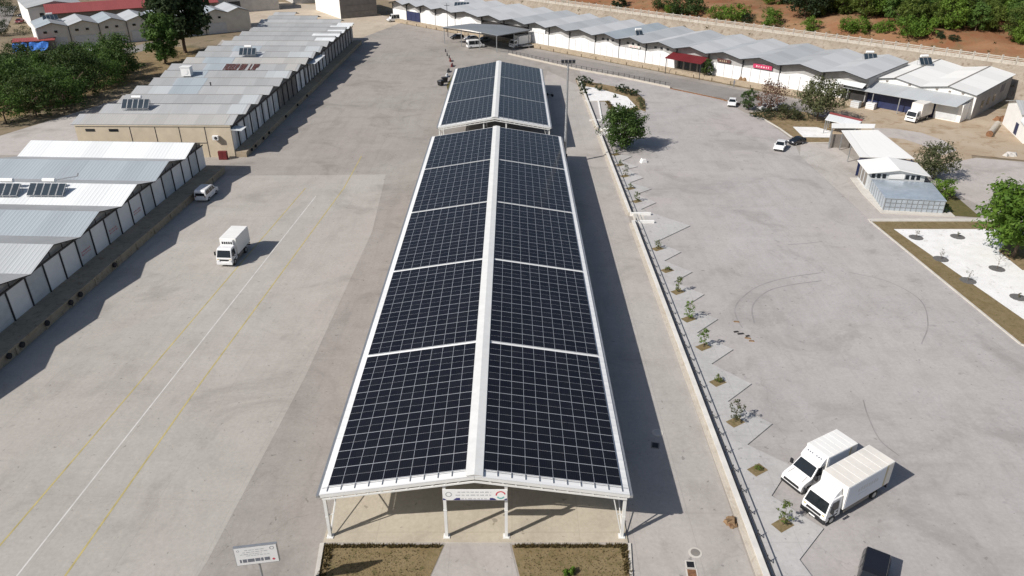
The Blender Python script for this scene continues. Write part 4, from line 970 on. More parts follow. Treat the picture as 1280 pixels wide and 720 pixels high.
cp, L = carport_small('carport', 'small faded red and white shelter roof beside the brown tree on the dirt yard', [(62.6, 145.0), (66.8, 139.6), (64.4, 136.5), (60.2, 141.2)], 2.7, 3.1, ['roof_white'], 4)
b = MB(); b.slope((*L[0], 3.13), (*L[1], 3.13), (*((L[1] * .75 + L[2] * .25)), 3.03), (*((L[0] * .75 + L[3] * .25)), 3.03), .02); b.build('red_strip', ['red_roof'], cp)

# ============================================================ lot wall, railing, sidewalk with tree pits
root = thing('retaining_wall', 'long low white topped concrete wall between the canopy lane and the lot', 'wall', (17.3, 0, 0))
segs = [(30, 97.4), (100.4, 139.5), (143.5, 166), (166.02, 186)]
WX = lambda y: 0.42 if y < 45 else 0.42 - (y - 45) * .0085
for y0, y1 in segs:
    b = MB(); b.hexa([(WX(y0) - .28, y0, 0), (WX(y0) + .12, y0, 0), (WX(y1) + .12, y1, 0), (WX(y1) - .28, y1, 0)], [(WX(y0) - .28, y0, .48), (WX(y0) + .12, y0, .48), (WX(y1) + .12, y1, .48), (WX(y1) - .28, y1, .48)]); b.build('wall_body', 'wall_beige', root)
    b = MB(); b.hexa([(WX(y0) - .30, y0, .48), (WX(y0) + .14, y0, .48), (WX(y1) + .14, y1, .48), (WX(y1) - .30, y1, .48)], [(WX(y0) - .30, y0, .56), (WX(y0) + .14, y0, .56), (WX(y1) + .14, y1, .56), (WX(y1) - .30, y1, .56)]); b.build('coping', 'coping', root)
    b = MB(); b.hexa([(WX(y0) - .62, y0, 0), (WX(y0) - .29, y0, 0), (WX(y1) - .29, y1, 0), (WX(y1) - .62, y1, 0)], [(WX(y0) - .62, y0, .16), (WX(y0) - .29, y0, .16), (WX(y1) - .29, y1, .16), (WX(y1) - .62, y1, .16)]); b.build('footing', 'wall_beige', root)
root = thing('railing', 'dark iron railing with leaning stays along the lot side of the low wall', 'railing', (17.3, 0, 0))
for y0, y1 in segs[:2]:
    b = MB()
    for z in (.42, .95): b.bar((WX(y0) + .3, y0, z), (WX(y1) + .3, y1, z), .06, .07)
    b.build('rail', 'steel_dark', root)
    n = max(2, int((y1 - y0) / 2.3))
    for k in range(n + 1):
        y = y0 + .1 + (y1 - y0 - .2) * k / n
        b = MB(); b.box(WX(y) + .27, WX(y) + .33, y - .03, y + .03, 0, 1.0); b.bar((WX(y) + .3, y, .75), (WX(y) + .95, y + .06, .02), .045)
        b.build('post', 'steel_dark', root)
for yy, lab in ((98.9, 'short flight of steps with two pale cheek walls through the low lot wall'), (141.5, 'steps with pale cheek walls beside the garden bed ending the lot wall')):
    root = thing('steps', lab, 'steps', (17.3, yy, 0))
    for s_ in (-1, 1): b = MB(); b.box(-.1, 2.9, s_ * 1.45 - .16, s_ * 1.45 + .16, 0, .5); b.build('cheek_wall', 'render_white', root)
    for k in range(3): b = MB(); b.box(.3 + k * .5, .8 + k * .5, -1.28, 1.28, 0, .42 - .13 * k); b.build('step', 'kerb', root)
zig = [(17.95, 24), (24.0, 24.0), (20.52, 37.42), (23.31, 40.34), (20.46, 43.74), (23.12, 47.22), (20.25, 49.83), (23.25, 52.63), (20.11, 55.9), (23.1, 58.68), (20.04, 62.08), (22.9, 64.71), (19.88, 67.99), (22.81, 70.83), (19.75, 73.67), (22.58, 76.49), (19.6, 79.59), (22.39, 82.23), (19.47, 85.35), (22.14, 87.94), (19.48, 91.16), (25.14, 96.5), (19.11, 102.52), (21.82, 105.19), (19.29, 108.66), (22.03, 110.9), (19.01, 113.77), (21.55, 116.0), (19.51, 120.28), (21.45, 121.5), (19.09, 124.41), (21.27, 127.01), (18.74, 128.34), (17.4, 127), (17.45, 110), (17.7, 80)]
raised('sidewalk', zig, 0.004, 0.13, ['sidewalk', 'kerb'])
pits = [(20.37, 40.7), (20.21, 46.67), (20.02, 52.86), (19.92, 58.94), (19.93, 65.16), (19.57, 70.83), (19.59, 77.08), (19.38, 82.66), (19.26, 88.91), (18.98, 105.68), (18.76, 111.08), (18.63, 116.76), (18.55, 122.32), (18.55, 127.89)]
for x, y in pits:
    c, s = math.cos(R(31.6)), math.sin(R(31.6))
    q = [(x + a * c - b_ * s, y + a * s + b_ * c) for a, b_ in ((-.72, -.5), (.72, -.5), (.72, .5), (-.72, .5))]
    sheet('planting_pit', q, .136, 'bed')

# ============================================================ foliage
def crown_mesh(rg, rx, ry, rz, z0, clumps, per, size, shape='round', spread=1.0):
    """leaf-sized faces gathered in clumps spread through the crown's volume"""
    b = MB()
    for c in range(clumps):
        while True:
            u = Vector((rg.uniform(-1, 1), rg.uniform(-1, 1), rg.uniform(-1, 1)))
            if u.length < 1 and u.length > rg.random() * .85: break
        if shape == 'cone':
            h = rg.random() ** 1.25; a = rg.uniform(0, 6.283); r = (1 - h) ** .75 * (.35 + .65 * rg.random() ** .5)
            cen = Vector((rx * r * math.cos(a), ry * r * math.sin(a), z0 + 2 * rz * h)); cr = (.30 * (1 - h * .55)) * rx
        else:
            lop = 1 + .22 * math.sin(3 * math.atan2(u.y, u.x) + c * .7)
            cen = Vector((u.x * rx * lop, u.y * ry * lop, z0 + rz + u.z * rz * (1 + .1 * math.sin(c)))); cr = rx * .27 * rg.uniform(.7, 1.25)
        for k in range(per):
            v = Vector((rg.gauss(0, 1), rg.gauss(0, 1), rg.gauss(0, .75))); v = v.normalized() * cr * rg.random() ** .4 * spread
            p = cen + v
            nrm = (v.normalized() * .8 + Vector((rg.gauss(0, .5), rg.gauss(0, .5), rg.gauss(.35, .5)))).normalized()
            a = nrm.orthogonal().normalized(); q = nrm.cross(a); th = rg.uniform(0, 6.28)
            a, q = a * math.cos(th) + q * math.sin(th), q * math.cos(th) - a * math.sin(th)
            s = size * rg.uniform(.6, 1.35)
            if rg.random() < .5: b.face([p - a * s - q * s * .4, p + a * s * .2 - q * s * .55, p + a * s, p + q * s * .6])
            else: b.face([p - a * s, p + q * s * -.5, p + a * s * 1.1, ])
    return b
def trunk_mesh(rg, h, r, limbs, reach, lean=0.0):
    b = MB(); p = Vector((0, 0, -.1)); n = 5
    for k in range(n):
        q = Vector((lean * (k + 1) / n + rg.uniform(-.1, .1) * h * .1, rg.uniform(-.1, .1) * h * .1, h * (k + 1) / n))
        b.tube(p, q, r * (1 - .13 * k), r * (1 - .13 * (k + 1)), 8); p = q
    for k in range(limbs):
        a = rg.uniform(0, 6.28); z = h * rg.uniform(.45, .98)
        st = Vector((lean * z / h, 0, z)); mid = st + Vector((math.cos(a) * reach * .5, math.sin(a) * reach * .5, reach * .4)); en = st + Vector((math.cos(a) * reach, math.sin(a) * reach, reach * rg.uniform(.5, 1.1)))
        b.tube(st, mid, r * .4, r * .25, 6); b.tube(mid, en, r * .25, r * .08, 5)
    return b
def tree(name, label, cat, loc, kind, h, w, leaf, seed, group=None, dens=1.0, cb=.25):
    rg = random.Random(seed)
    root = thing(name, label, cat, loc, rg.uniform(0, 6.28), group)
    rx = w / 2; z0 = h * cb; rz = (h - z0) / 2
    if kind == 'cone': cm = crown_mesh(rg, rx, rx, rz, z0, int(46 * dens), 34, h * .045, 'cone')
    elif kind == 'sparse': cm = crown_mesh(rg, rx, rx, rz, z0, int(34 * dens), 20, h * .03)
    elif kind == 'shrub': cm = crown_mesh(rg, rx, rx * .9, rz, z0, int(28 * dens), 40, max(.08, h * .055))
    else: cm = crown_mesh(rg, rx, rx, rz, z0, int(62 * dens), 52, max(.10, h * .029))
    cm.build('crown', leaf, root)
    trunk_mesh(rg, h * (cb + .30), max(.03, h * .022), 3 if kind == 'shrub' else 9, rx * .7).build('trunk', 'bark', root)
    return root
# the single trees
tree('pine_tree', 'dense round-crowned green pine standing alone on the lot by the low wall', 'tree', (20.16, 131.54), 'round', 7.8, 7.3, 'leaf_pine', 21, None, 2.6, .10)
tree('pine_tree', 'large bright green pine at the right edge beside the white gravel bed', 'tree', (64.83, 86.51), 'round', 10.4, 8.8, 'leaf_bright', 22, None, 3.2, .16)
tree('pine_tree', 'part of a green pine cut by the right edge below the larger pine', 'tree', (64.2, 75.2, 0), 'round', 5.5, 5.0, 'leaf_bright', 23, None, 1.2, .25)
tree('deciduous_tree', 'brownish green leafy tree behind the white gabled cabin', 'tree', (68.94, 115.62), 'sparse', 6.2, 6.2, 'leaf_olive', 24, None, 5.0, .12)
tree('shrub', 'bright green bush beside the grey annex on the grass strip', 'bush', (66.2, 107.15), 'shrub', 3.0, 3.6, 'leaf_bright', 25, None, 1.4, .05)
tree('shrub', 'small dark green bush at the corner of the grey annex', 'bush', (63.78, 101.45), 'shrub', 1.3, 1.2, 'leaf_mid', 26, None, .8, .05)
tree('deciduous_tree', 'tall brown and green leaved tree on the dry flower bed', 'tree', (62.25, 149.83), 'sparse', 8.6, 8.0, 'leaf_olive', 27, None, 6.0, .18)
tree('deciduous_tree', 'thin reddish brown almost bare tree on the dry flower bed', 'tree', (54.09, 155.25), 'sparse', 6.8, 6.6, 'leaf_red', 28, None, 2.2, .2)
tree('conifer_tree', 'small dark green upright conifer at the near left corner of the dry flower bed', 'tree', (50.41, 157.77), 'round', 4.6, 3.2, 'leaf_pine', 29, None, 1.0, .05)
tree('shrub', 'low dark bush under the reddish bare tree', 'bush', (51.99, 151.6), 'shrub', 2.2, 5.0, 'leaf_dark', 30, None, 1.2, .02)
tree('shrub', 'grey green spreading bush in the middle of the dry flower bed', 'bush', (56.59, 151.0), 'shrub', 3.2, 5.4, 'leaf_olive', 31, None, 1.4, .02)
tree('shrub', 'dark bush between the grey green bush and the tall brown tree', 'bush', (59.22, 151.0), 'shrub', 1.8, 4.2, 'leaf_dark', 32, None, 1.0, .02)
tree('shrub', 'small dark bush at the tip of the dry flower bed nearest the white car', 'bush', (50.19, 152.8), 'shrub', 1.3, 1.8, 'leaf_dark', 33, None, .8, .02)
tree('tall_tree', 'tall dark tree rising out of the top of the picture, left of its lower neighbour', 'tree', (-93.51, 219.48), 'round', 24, 15.5, 'leaf_dark', 34, None, 3.0, .16)
tree('tall_tree', 'mid green tree in front of the tall dark tree', 'tree', (-93.07, 204.39), 'round', 13.0, 7.5, 'leaf_green', 35, None, 2.0, .08)
tree('deciduous_tree', 'small rounded tree against the red awning of the back shed', 'tree', (48.16, 186.67), 'round', 4.8, 3.0, 'leaf_mid', 36, None, .9, .2)
# saplings in the pits
words = ('first', 'second', 'third', 'fourth', 'fifth', 'sixth', 'seventh', 'eighth', 'ninth', 'tenth', 'eleventh', 'twelfth', 'thirteenth', 'last')
hs = (2.3, .35, 2.6, .9, 2.3, 2.5, 1.9, .5, 1.3, 1.6, .8, 1.9, .9, 1.0)
for i, (x, y) in enumerate(pits):
    rg = random.Random(100 + i); h = hs[i]
    root = thing('sapling', ('%s young tree in the row of square pits, counted from the near trucks' % words[i]) if h > .6 else ('tiny shoot in the %s square pit counted from the near trucks' % words[i]), 'sapling', (x, y, .13), rg.uniform(0, 6), 'young trees in the pits of the stepped sidewalk')
    crown_mesh(rg, .30 + .12 * h, .30 + .12 * h, h * .45, h * .12, 10 + int(9 * h), 14, .06 + .012 * h, 'round', 1.1).build('crown', 'leaf_olive' if i in (2, 11) else 'leaf_bright' if i in (4, 5) else 'leaf_hill', root)
    trunk_mesh(rg, h * .8, .03, 3, .25 * h).build('trunk', 'bark', root)
# planted mass left of the long shed: individual trees
var = []
for i, (kind, h, w, leaf) in enumerate((('round', 7.5, 8.0, 'leaf_green'), ('round', 8.5, 8.5, 'leaf_mid'), ('round', 6.5, 7.5, 'leaf_green'), ('round', 7.8, 7.2, 'leaf_pine'))):
    var.append((kind, h, w, leaf))
spots = [(8,154), (46,146), (84,137), (24,138), (62,130), (100,124), (134,112), (156,100), (122,103), (90,112), (56,114), (20,122), (2,132), (36,104), (70,100), (104,95), (140,91), (8,108), (-28,146), (-30,120), (-8,96), (28,91), (150,84)]
locs = [(-102.22, 148.09), (-98.72, 152.8), (-95.35, 158.41), (-105.27, 157.77), (-101.65, 163.03), (-97.08, 167.18), (-95.22, 176.06), (-95.54, 185.82), (-101.01, 183.29), (-103.5, 176.06), (-109.05, 174.53), (-112.3, 168.61), (-111.39, 161.69), (-117.31, 182.46), (-112.51, 185.82), (-108.01, 190.17), (-102.46, 193.78), (-120.81, 179.21), (-115,155), (-125,170), (-140,194), (-125.41, 193.78), (-103.48, 200.41)]
protos = {}
for i, p in enumerate(locs):
    k = i % 4; rg = random.Random(200 + i)
    lab = 'bushy green tree in the planted block left of the long warehouse'
    if k not in protos:
        protos[k] = tree('bushy_tree', lab, 'tree', p, *var[k], 300 + k, 'trees of the planted block on the left', 1.25, .10); t = protos[k]
    else: t = dup(protos[k], p, rg.uniform(0, 6.28))
    s = rg.uniform(1.1, 1.4) * (.85 if i > 12 else 1); t.scale = (s, s, s * rg.uniform(.85, 1.1))
# wooded hillside
HP = []
for i in range(4):
    HP.append(tree('pine_tree', 'dark green pine in the wood on the red hillside', 'tree', (0, 0, 0), 'round' if i % 2 else 'round', (8.6, 9.6, 7.8, 10.0)[i], (7.0, 6.8, 7.0, 7.8)[i], ('leaf_hill', 'leaf_green', 'leaf_bright', 'leaf_hill')[i], 400 + i, 'pines of the wood on the red hillside', 1.25, .06))
rg = random.Random(9)
cnt = 0
def edge_o(t): return 53 + max(0, 26 - t) * .42 + 2.5 * math.sin(t * .23) + 1.5 * math.sin(t * .51 + 1)
rows = []
t = -6.0
while t < 150:
    o = edge_o(t)
    for k in range(7): rows.append((t + rg.uniform(-1.8, 1.8) + (k % 2) * 2.5, o + k * 4.9 + rg.uniform(-1.6, 1.6)))
    t += 4.7
for (t, o) in rows:
    x, y = ht(t, o); z = hz(t, o)
    # only those that can be seen or stand just outside the frame
    d = y * .8788 - (z - 42.5) * .4772
    if d < 1: continue
    u = 640 + 930 * x / d; v = 360 - 930 * (y * .4772 + (z - 42.5) * .8788) / d
    if u < 950 or u > 1400 or v < -45: continue
    if u < 1050 and rg.random() < .15: continue
    k = cnt % 4; loc = (x, y, z - .15)
    if cnt < 4: tt = HP[cnt]; tt.location = loc
    else: tt = dup(HP[k], loc, rg.uniform(0, 6.28))
    s = rg.uniform(.7, 1.12); tt.scale = (s, s, s * rg.uniform(.9, 1.15)); cnt += 1
# darker grey green clump and shrubs along the cut
for i, (p, h, w, leaf, lab) in enumerate((
    ((84.02, 224.65, 8.81), 9.5, 9.5, 'leaf_dark', 'tall grey green tree at the left end of the hillside wood'),
    ((88.57, 225.92, 9.06), 8.0, 7.0, 'leaf_dark', 'grey green tree leaning against the tallest tree at the left end of the hillside wood'),
    ((35.28, 261.23, 6.6), 3.6, 4.5, 'leaf_dark', 'lone dark bush on the hillside above the middle of the long back shed'),
    ((47.28, 249.96, 7.43), 2.6, 5.0, 'leaf_mid', 'small green bush left of the group of hillside bushes'),
    ((52.3, 244.29, 7.05), 4.2, 6.5, 'leaf_mid', 'largest mid green bush of the hillside bush group'),
    ((55.58, 241.11, 7.27), 4.0, 6.0, 'leaf_mid', 'mid green bush beside the largest one of the hillside bush group'),
    ((49.9, 245.98, 6.8), 2.4, 4.0, 'leaf_bright', 'low bright bush in front of the hillside bush group'),
    ((61.94, 233.9, 7.19), 3.0, 5.2, 'leaf_bright', 'bright green bush on the hillside, left of a similar pair'),
    ((66.06, 230.41, 7.05), 3.6, 5.4, 'leaf_bright', 'bright green rounded bush on the hillside next to a dark clump'),
    ((68.85, 228.51, 6.9), 2.0, 3.4, 'leaf_dark', 'dark low bush beside the bright rounded bush on the hillside'),
    ((73.99, 223.76, 6.76), 3.6, 5.4, 'leaf_bright', 'bright green bush at the left of the bare red cut'),
    ((82.52, 214.23, 7.02), 2.8, 4.0, 'leaf_bright', 'small bright bush just above the boundary fence'),
    ((90.41, 208.91, 7.69), 2.8, 4.4, 'leaf_bright', 'bright green bush on the red cut, left of a larger one'),
    ((93.27, 206.93, 7.61), 3.2, 5.0, 'leaf_bright', 'wide bright green bush on the red cut'),
    ((97.49, 203.7, 8.16), 2.6, 3.8, 'leaf_bright', 'bright green bush between two larger ones on the red cut'),
    ((101.24, 198.11, 7.92), 4.0, 6.0, 'leaf_bright', 'tallest bright yellow green bush on the red cut'),
    ((104.62, 196.86, 8.33), 3.8, 4.4, 'leaf_bright', 'bright bush at the right of the tallest yellow green bush'),
    ((107.66, 194.06, 8.43), 1.3, 1.8, 'leaf_dark', 'small dark bush on the bare red soil, left of its twin'),
    ((110.1, 192.43, 8.14), 1.3, 1.8, 'leaf_dark', 'small dark bush on the bare red soil, right of its twin'),
    )): tree('shrub' if h < 6 else 'deciduous_tree', lab, 'bush' if h < 6 else 'tree', (p[0], p[1], p[2] - .1), 'shrub' if h < 6 else 'round', h * 1.3, w * 1.3, leaf, 500 + i, None, 1.7, .02 if h < 6 else .1)
# scrub on the embankment and hillside: too many to count
b = MB(); rg = random.Random(77)
for i in range(420):
    t = rg.uniform(-90, 130); o = rg.choice([rg.uniform(38, 44), rg.uniform(44, 72), rg.uniform(31, 36)]); x, y = ht(t, o); z = hz(t, o); s = rg.uniform(.25, .9)
    if o < 37 and rg.random() < .7: continue
    for k in range(12):
        v = Vector((rg.gauss(0, .5), rg.gauss(0, .5), abs(rg.gauss(.25, .25)))) * s; a = Vector((rg.gauss(0, 1), rg.gauss(0, 1), rg.gauss(0, 1))).normalized() * s * .3; q = a.orthogonal() 
        p = Vector((x, y, z)) + v; b.face([p - a, p - q * .6, p + a, p + q * .6])
tag(b.build('scrub', 'leaf_dry'), kind='stuff')
# dry scrub on the open ground at top left
for i, (p, h, w, leaf, lab) in enumerate((((-156.98, 250.61), 2.4, 7.0, 'leaf_dark', 'dark bush at the street corner left of the white building'), ((-185.24, 287.1), 6, 9, 'leaf_dark', 'dark tree at the far left beside the street'), ((-163.25, 247.71), 5, 7, 'leaf_dark', 'dark tree cut by the left edge above the street'), ((-94.72, 212.77), 2.2, 5, 'leaf_olive', 'dry bush at the foot of the mid green tall tree'), ((-97.95, 192.87), 1.6, 3.4, 'leaf_olive', 'olive scrub bush at the end of the planted block'))):
    tree('shrub' if h < 4 else 'deciduous_tree', lab, 'bush' if h < 4 else 'tree', p, 'shrub' if h < 4 else 'round', h, w, leaf, 560 + i, None, 1.2, .04)
sheet('dry_verge', [(-90, 128), (-110, 110), (-125, 125), (-104, 150), (-94, 178), (-84, 210), (-92, 226), (-112, 232), (-128, 214), (-140, 170), (-125, 130)], -0.02, 'dry_grass')
b = MB(); rg = random.Random(15)
sheet('worn_path', [(-104.74, 226.58), (-114.94, 206.43), (-114.48, 224.17), (-110.47, 236.72)], -0.005, 'road')

# ============================================================ garden beds
# far end of the lot wall
sheet('planting_bed', [(15.66, 186.67), (28.23, 176.06), (29.84, 167.18), (28.4, 156.5), (27.44, 158.41), (21.31, 150.41), (20.8, 165.08), (16.18, 165.08)], .018, 'dry_grass')
sheet('gravel_bed', [(17.39, 179.21), (19.91, 177.63), (26.18, 169.33), (26.96, 161.02), (22.32, 155.87), (21.59, 165.78), (17.31, 165.78)], .024, 'gravel')
kerb([(16.18, 165.08), (19.24, 165.43), (18.36, 150.41)], .3, .2, 'render_white'); kerb([(15.85, 149.83), (18.33, 150.12)], .3, .2, 'render_white')
for i, p in enumerate(((16.38, 183.29), (17.48, 182.46), (18.69, 180.82), (20.43, 175.29), (24.55, 173.77), (25.39, 173.01), (26.3, 171.52), (27.43, 170.42), (28.42, 169.69), (16.37, 176.06), (16.3, 170.78))):
    tree('shrub', '%s dark bush of the row edging the white gravel bed by the lot wall' % (words + ('x',))[i], 'bush', p, 'shrub', 1.5 + .5 * ((i * 7) % 4) / 3, 1.9, 'leaf_dark', 600 + i, 'dark bushes edging the far gravel bed', .8, .02)
tree('shrub', 'small dark plant in the middle of the far white gravel bed', 'bush', (23.18, 168.61), 'shrub', .8, .9, 'leaf_mid', 615, None, .6, .02)
for i, p in enumerate(((21.03, 162.35), (21.17, 159.06), (21.23, 155.25), (21.2, 152.19))):
    tree('shrub', '%s low reddish green bush along the near edge of the far gravel bed' % words[i], 'bush', p, 'shrub', .9, 1.6, 'leaf_dry', 620 + i, 'low reddish bushes by the far gravel bed', .8, .02)
for i, p in enumerate(((28.45, 165.08), (28.39, 162.35), (28.05, 159.06))):
    tree('shrub', '%s low olive bush on the right hand edge of the far gravel bed' % words[i], 'bush', p, 'shrub', 1.0, 1.8, 'leaf_olive', 630 + i, 'low olive bushes by the far gravel bed', .8, .02)
# dry flower bed in front of the back shed
sheet('flower_bed', [(49.88, 155.87), (56.05, 157.77), (62.11, 156.5), (65.58, 150.41), (60.04, 135.37), (53.82, 135.13), (53.12, 144.72), (51.67, 152.19)], .016, 'dry_grass')
sheet('gravel_bed', [(55.93, 145.55), (60.61, 145.28), (62.45, 142.55), (61.02, 138.37), (55.62, 138.63)], .022, 'gravel')
kerb([(51.59, 151.89), (52.94, 144.17), (53.74, 134.88), (59.89, 134.98)], .25, .14)
# big gravel bed at the right
sheet('lawn', [(51.57, 98.2), (71.28, 98.2), (75, 98), (78, 60), (58, 60), (53.6, 65.8)], .018, 'bed')
sheet('gravel_bed', [(53.46, 95.53), (69.71, 95.53), (72, 95), (74, 66), (57.5, 66)], .024, 'gravel')
kerb([(58.5, 60), (53.4, 65.8), (51.3, 98.3)], .22, .12); kerb([(51.3, 98.6), (73, 98.6)], .9, .12)
sheet('lawn', [(63.08, 100.54), (66.07, 109.86), (69.0, 110.9), (67.96, 99.65), (68, 99.6)], .026, 'lawn')
sheet('earth_patch', [(64.06, 88.42), (67.9, 92.45), (72, 92), (72, 84), (63.88, 82.88)], .030, 'dry_grass')
ringp = [(55.25, 92.71), (61.08, 92.98), (55.27, 86.05), (60.93, 83.32), (55.58, 80.11), (59.21, 75.92)]
for i, (x, y) in enumerate(ringp):
    sheet('mulch_ring', [(x + .95 * math.cos(k * .5236), y + .95 * math.sin(k * .5236)) for k in range(12)], .030, 'mulch')
    rg = random.Random(640 + i)
    lab = ('leafless little shrub in the %s dark ring of the big white gravel bed' % ('far left', 'far right', 'middle left', 'right middle', 'near middle', 'nearest right')[i])
    root = thing('bare_shrub', lab, 'shrub', (x, y, .03), 0, 'little shrubs in dark rings on the gravel')
    h = (1.1, .7, 1.3, 2.4, 1.5, .6)[i]
    crown_mesh(rg, .28 * h, .28 * h, h * .4, h * .25, 7 if i == 3 else 9, 6, .07, 'round', 1.3).build('crown', 'leaf_red' if i in (3,) else 'leaf_olive', root)
    trunk_mesh(rg, h * .7, .03, 7, .35 * h).build('trunk', 'bark', root)
# grass tufts along the near planting beds
b = MB(); rg = random.Random(31)
def tufts(b, xr, yr, n, s, rg, z0=.03):
    for i in range(n):
        x, y = rg.uniform(*xr), rg.uniform(*yr)
        for k in range(5):
            a = rg.uniform(0, 6.28); h = s * rg.uniform(.5, 1.3); w = h * .22
            b.face([(x - w * math.cos(a), y - w * math.sin(a), z0), (x + w * math.cos(a), y + w * math.sin(a), z0), (x + rg.uniform(-.5, .5) * h, y + rg.uniform(-.5, .5) * h, z0 + h)])
tufts(b, (-13.6, -5.2), (38.55, 38.85), 330, .2, rg); tufts(b, (.2, 8.35), (38.55, 38.85), 330, .2, rg); tufts(b, (-13.6, -13.0), (35, 38.8), 150, .2, rg); tufts(b, (7.9, 8.4), (35, 38.8), 150, .2, rg)
tag(b.build('grass', 'leaf_dry'), kind='stuff')
b = MB(); tufts(b, (-12.8, -6.2), (35, 38.4), 520, .08, rg); tufts(b, (.8, 8.0), (35, 38.4), 520, .08, rg)
tag(b.build('grass', 'leaf_dry'), kind='stuff')
tree('shrub', 'small bright green weed at the bottom of the right planting bed', 'bush', (4.0, 36.2, .02), 'shrub', .5, .9, 'leaf_bright', 660, None, .6, .02)

# ============================================================ road wall and fences
root = thing('road_fence', 'low pale wall with dark bollard railing between the lot and the back road', 'fence', (0, 0, 0))
pts = [(-0.91, 217.2), (8.67, 206.43), (16.68, 197.52), (27.86, 187.54), (37.55, 177.63)]
b = MB()
for i in range(len(pts) - 1): b.bar((*pts[i], .2), (*pts[i + 1], .2), .35, .4)
b.build('wall', 'wall_beige', root)
b = MB()
for i in range(len(pts) - 1): b.bar((*pts[i], 1.1), (*pts[i + 1], 1.1), .05, .05); b.bar((*pts[i], .7), (*pts[i + 1], .7), .04, .04)
b.build('rail', 'steel_dark', root)
for i in range(len(pts) - 1):
    p, q = Vector(pts[i]), Vector(pts[i + 1]); n = int((q - p).length / 1.5)
    for k in range(n): c = p.lerp(q, k / n); b = MB(); b.box(c.x - .06, c.x + .06, c.y - .06, c.y + .06, .4, 1.2); b.build('post', 'steel_dark', root)
kerb([(37.4, 176.84), (41.14, 173.01), (46.74, 167.18), (49.94, 162.35)], .35, .18, 'rust')
root = thing('boundary_fence', 'long pale post and panel fence on top of the stone embankment', 'fence', (0, 0, 0))
b = MB()
for i in range(-52, 52):
    t0, t1 = i * 3.0, i * 3.0 + 3.0
    p, q = ht(t0, 37.2), ht(t1, 37.2)
    b.bar((*p, 6.4), (*q, 6.4), .24, .9); b.bar((*p, 7.5), (*q, 7.5), .14, .22); b.bar((*p, 7.13), (*q, 7.13), .10, .16)
b.build('panel', 'stone_wall', root)
for i in range(-48, 52):
    p = ht(i * 3.0, 37.2); b = MB(); b.box(p[0] - .17, p[0] + .17, p[1] - .17, p[1] + .17, 5.9, 7.9); b.build('post', 'stone_wall', root)

# floodlight mast
root = thing('floodlight_mast', 'tall slender floodlight mast beside the gap between the two canopies', 'lamp post', (9.1, 123.2, 0))
b = MB(); b.tube((0, 0, .3), (0, 0, 17.0), .26, .14, 12); b.build('pole', 'steel', root)
b = MB(); b.box(-.45, .45, -.45, .45, 0, .3); b.build('base', 'kerb', root)
b = MB(); b.box(-1.15, 1.15, -.06, .06, 16.95, 17.1); b.tube((0, 0, 15.9), (0, 0, 16.2), .22, .22, 10); b.build('head_frame', 'steel', root)
for x in (-.9, -.3, .3, .9):
    for s_ in (-1, 1):
        b = MB(); b.hexa([(x - .22, s_ * .1 - .12, 17.1), (x + .22, s_ * .1 - .12, 17.1), (x + .22, s_ * .1 + .12, 17.1), (x - .22, s_ * .1 + .12, 17.1)], [(x - .25, s_ * .16 - .16, 17.5), (x + .25, s_ * .16 - .16, 17.5), (x + .25, s_ * .16 + .16, 17.5), (x - .25, s_ * .16 + .16, 17.5)]); b.build('floodlight', 'steel_dark', root)
b = MB(); b.box(-.35, .35, -.6, -.3, .3, 1.9); b.build('control_box', 'steel_dark', root)
root = thing('street_lamp', 'grey street lamp with pale head at the far left street', 'lamp post', (-173.23, 266.07))
b = MB(); b.tube((0, 0, 0), (0, 0, 6.5), .14, .09, 8); b.bar((0, 0, 6.5), (-1.6, 0, 6.9), .1); b.build('pole', 'steel', root)
b = MB(); b.box(-3.0, -1.2, -.4, .4, 6.8, 7.1); b.build('lamp_head', 'poly_glass', root)
for p, lab, h in (((10.75, 204.39), '', 0),): pass
root = thing('utility_pole', 'thin dark pole on the yard in front of the far white shed fronts', 'pole', (-20.26, 244.88))
b = MB(); b.tube((0, 0, 0), (0, 0, 10), .11, .07, 8); b.build('shaft', 'steel_dark', root)
b = MB(); b.box(-.8, .8, -.05, .05, 9.3, 9.42); b.build('crossarm', 'steel_dark', root)

# ============================================================ vehicles (front at the origin, body towards local +y)
def wheel(root, x, y, r, w=.26, mb='steel'):
    b = MB(); s = 1 if x > 0 else -1
    b.tube((x - s * w / 2, y, r), (x + s * w / 2, y, r), r, r, 20); t = b.build('wheel', 'tyre', root, bevel=.03)
    b = MB(); b.tube((x + s * (w / 2 + .001), y, r), (x + s * (w / 2 + .012), y, r), r * .58, r * .52, 14); b.build('rim', mb, t)
def bodyshape(prof, w, tuck=.86, zt=None):
    """side profile extruded to a width that narrows above the waist line zt"""
    b = MB(); n = len(prof)
    a = sum(prof[i][0] * prof[(i + 1) % n][1] - prof[(i + 1) % n][0] * prof[i][1] for i in range(n))
    if a < 0: prof = prof[::-1]
    zm = max(z for _, z in prof); zt = zm if zt is None else zt
    hw = lambda z: w / 2 if z <= zt else w / 2 * (1 - (1 - tuck) * (z - zt) / max(.01, zm - zt))
    b.v = [(-hw(z), y, z) for y, z in prof] + [(hw(z), y, z) for y, z in prof]
    b.f = [tuple(reversed(range(n))), tuple(n + k for k in range(n))] + [(k, (k + 1) % n, n + (k + 1) % n, n + k) for k in range(n)]
    b.m = [0] * len(b.f)
    return b
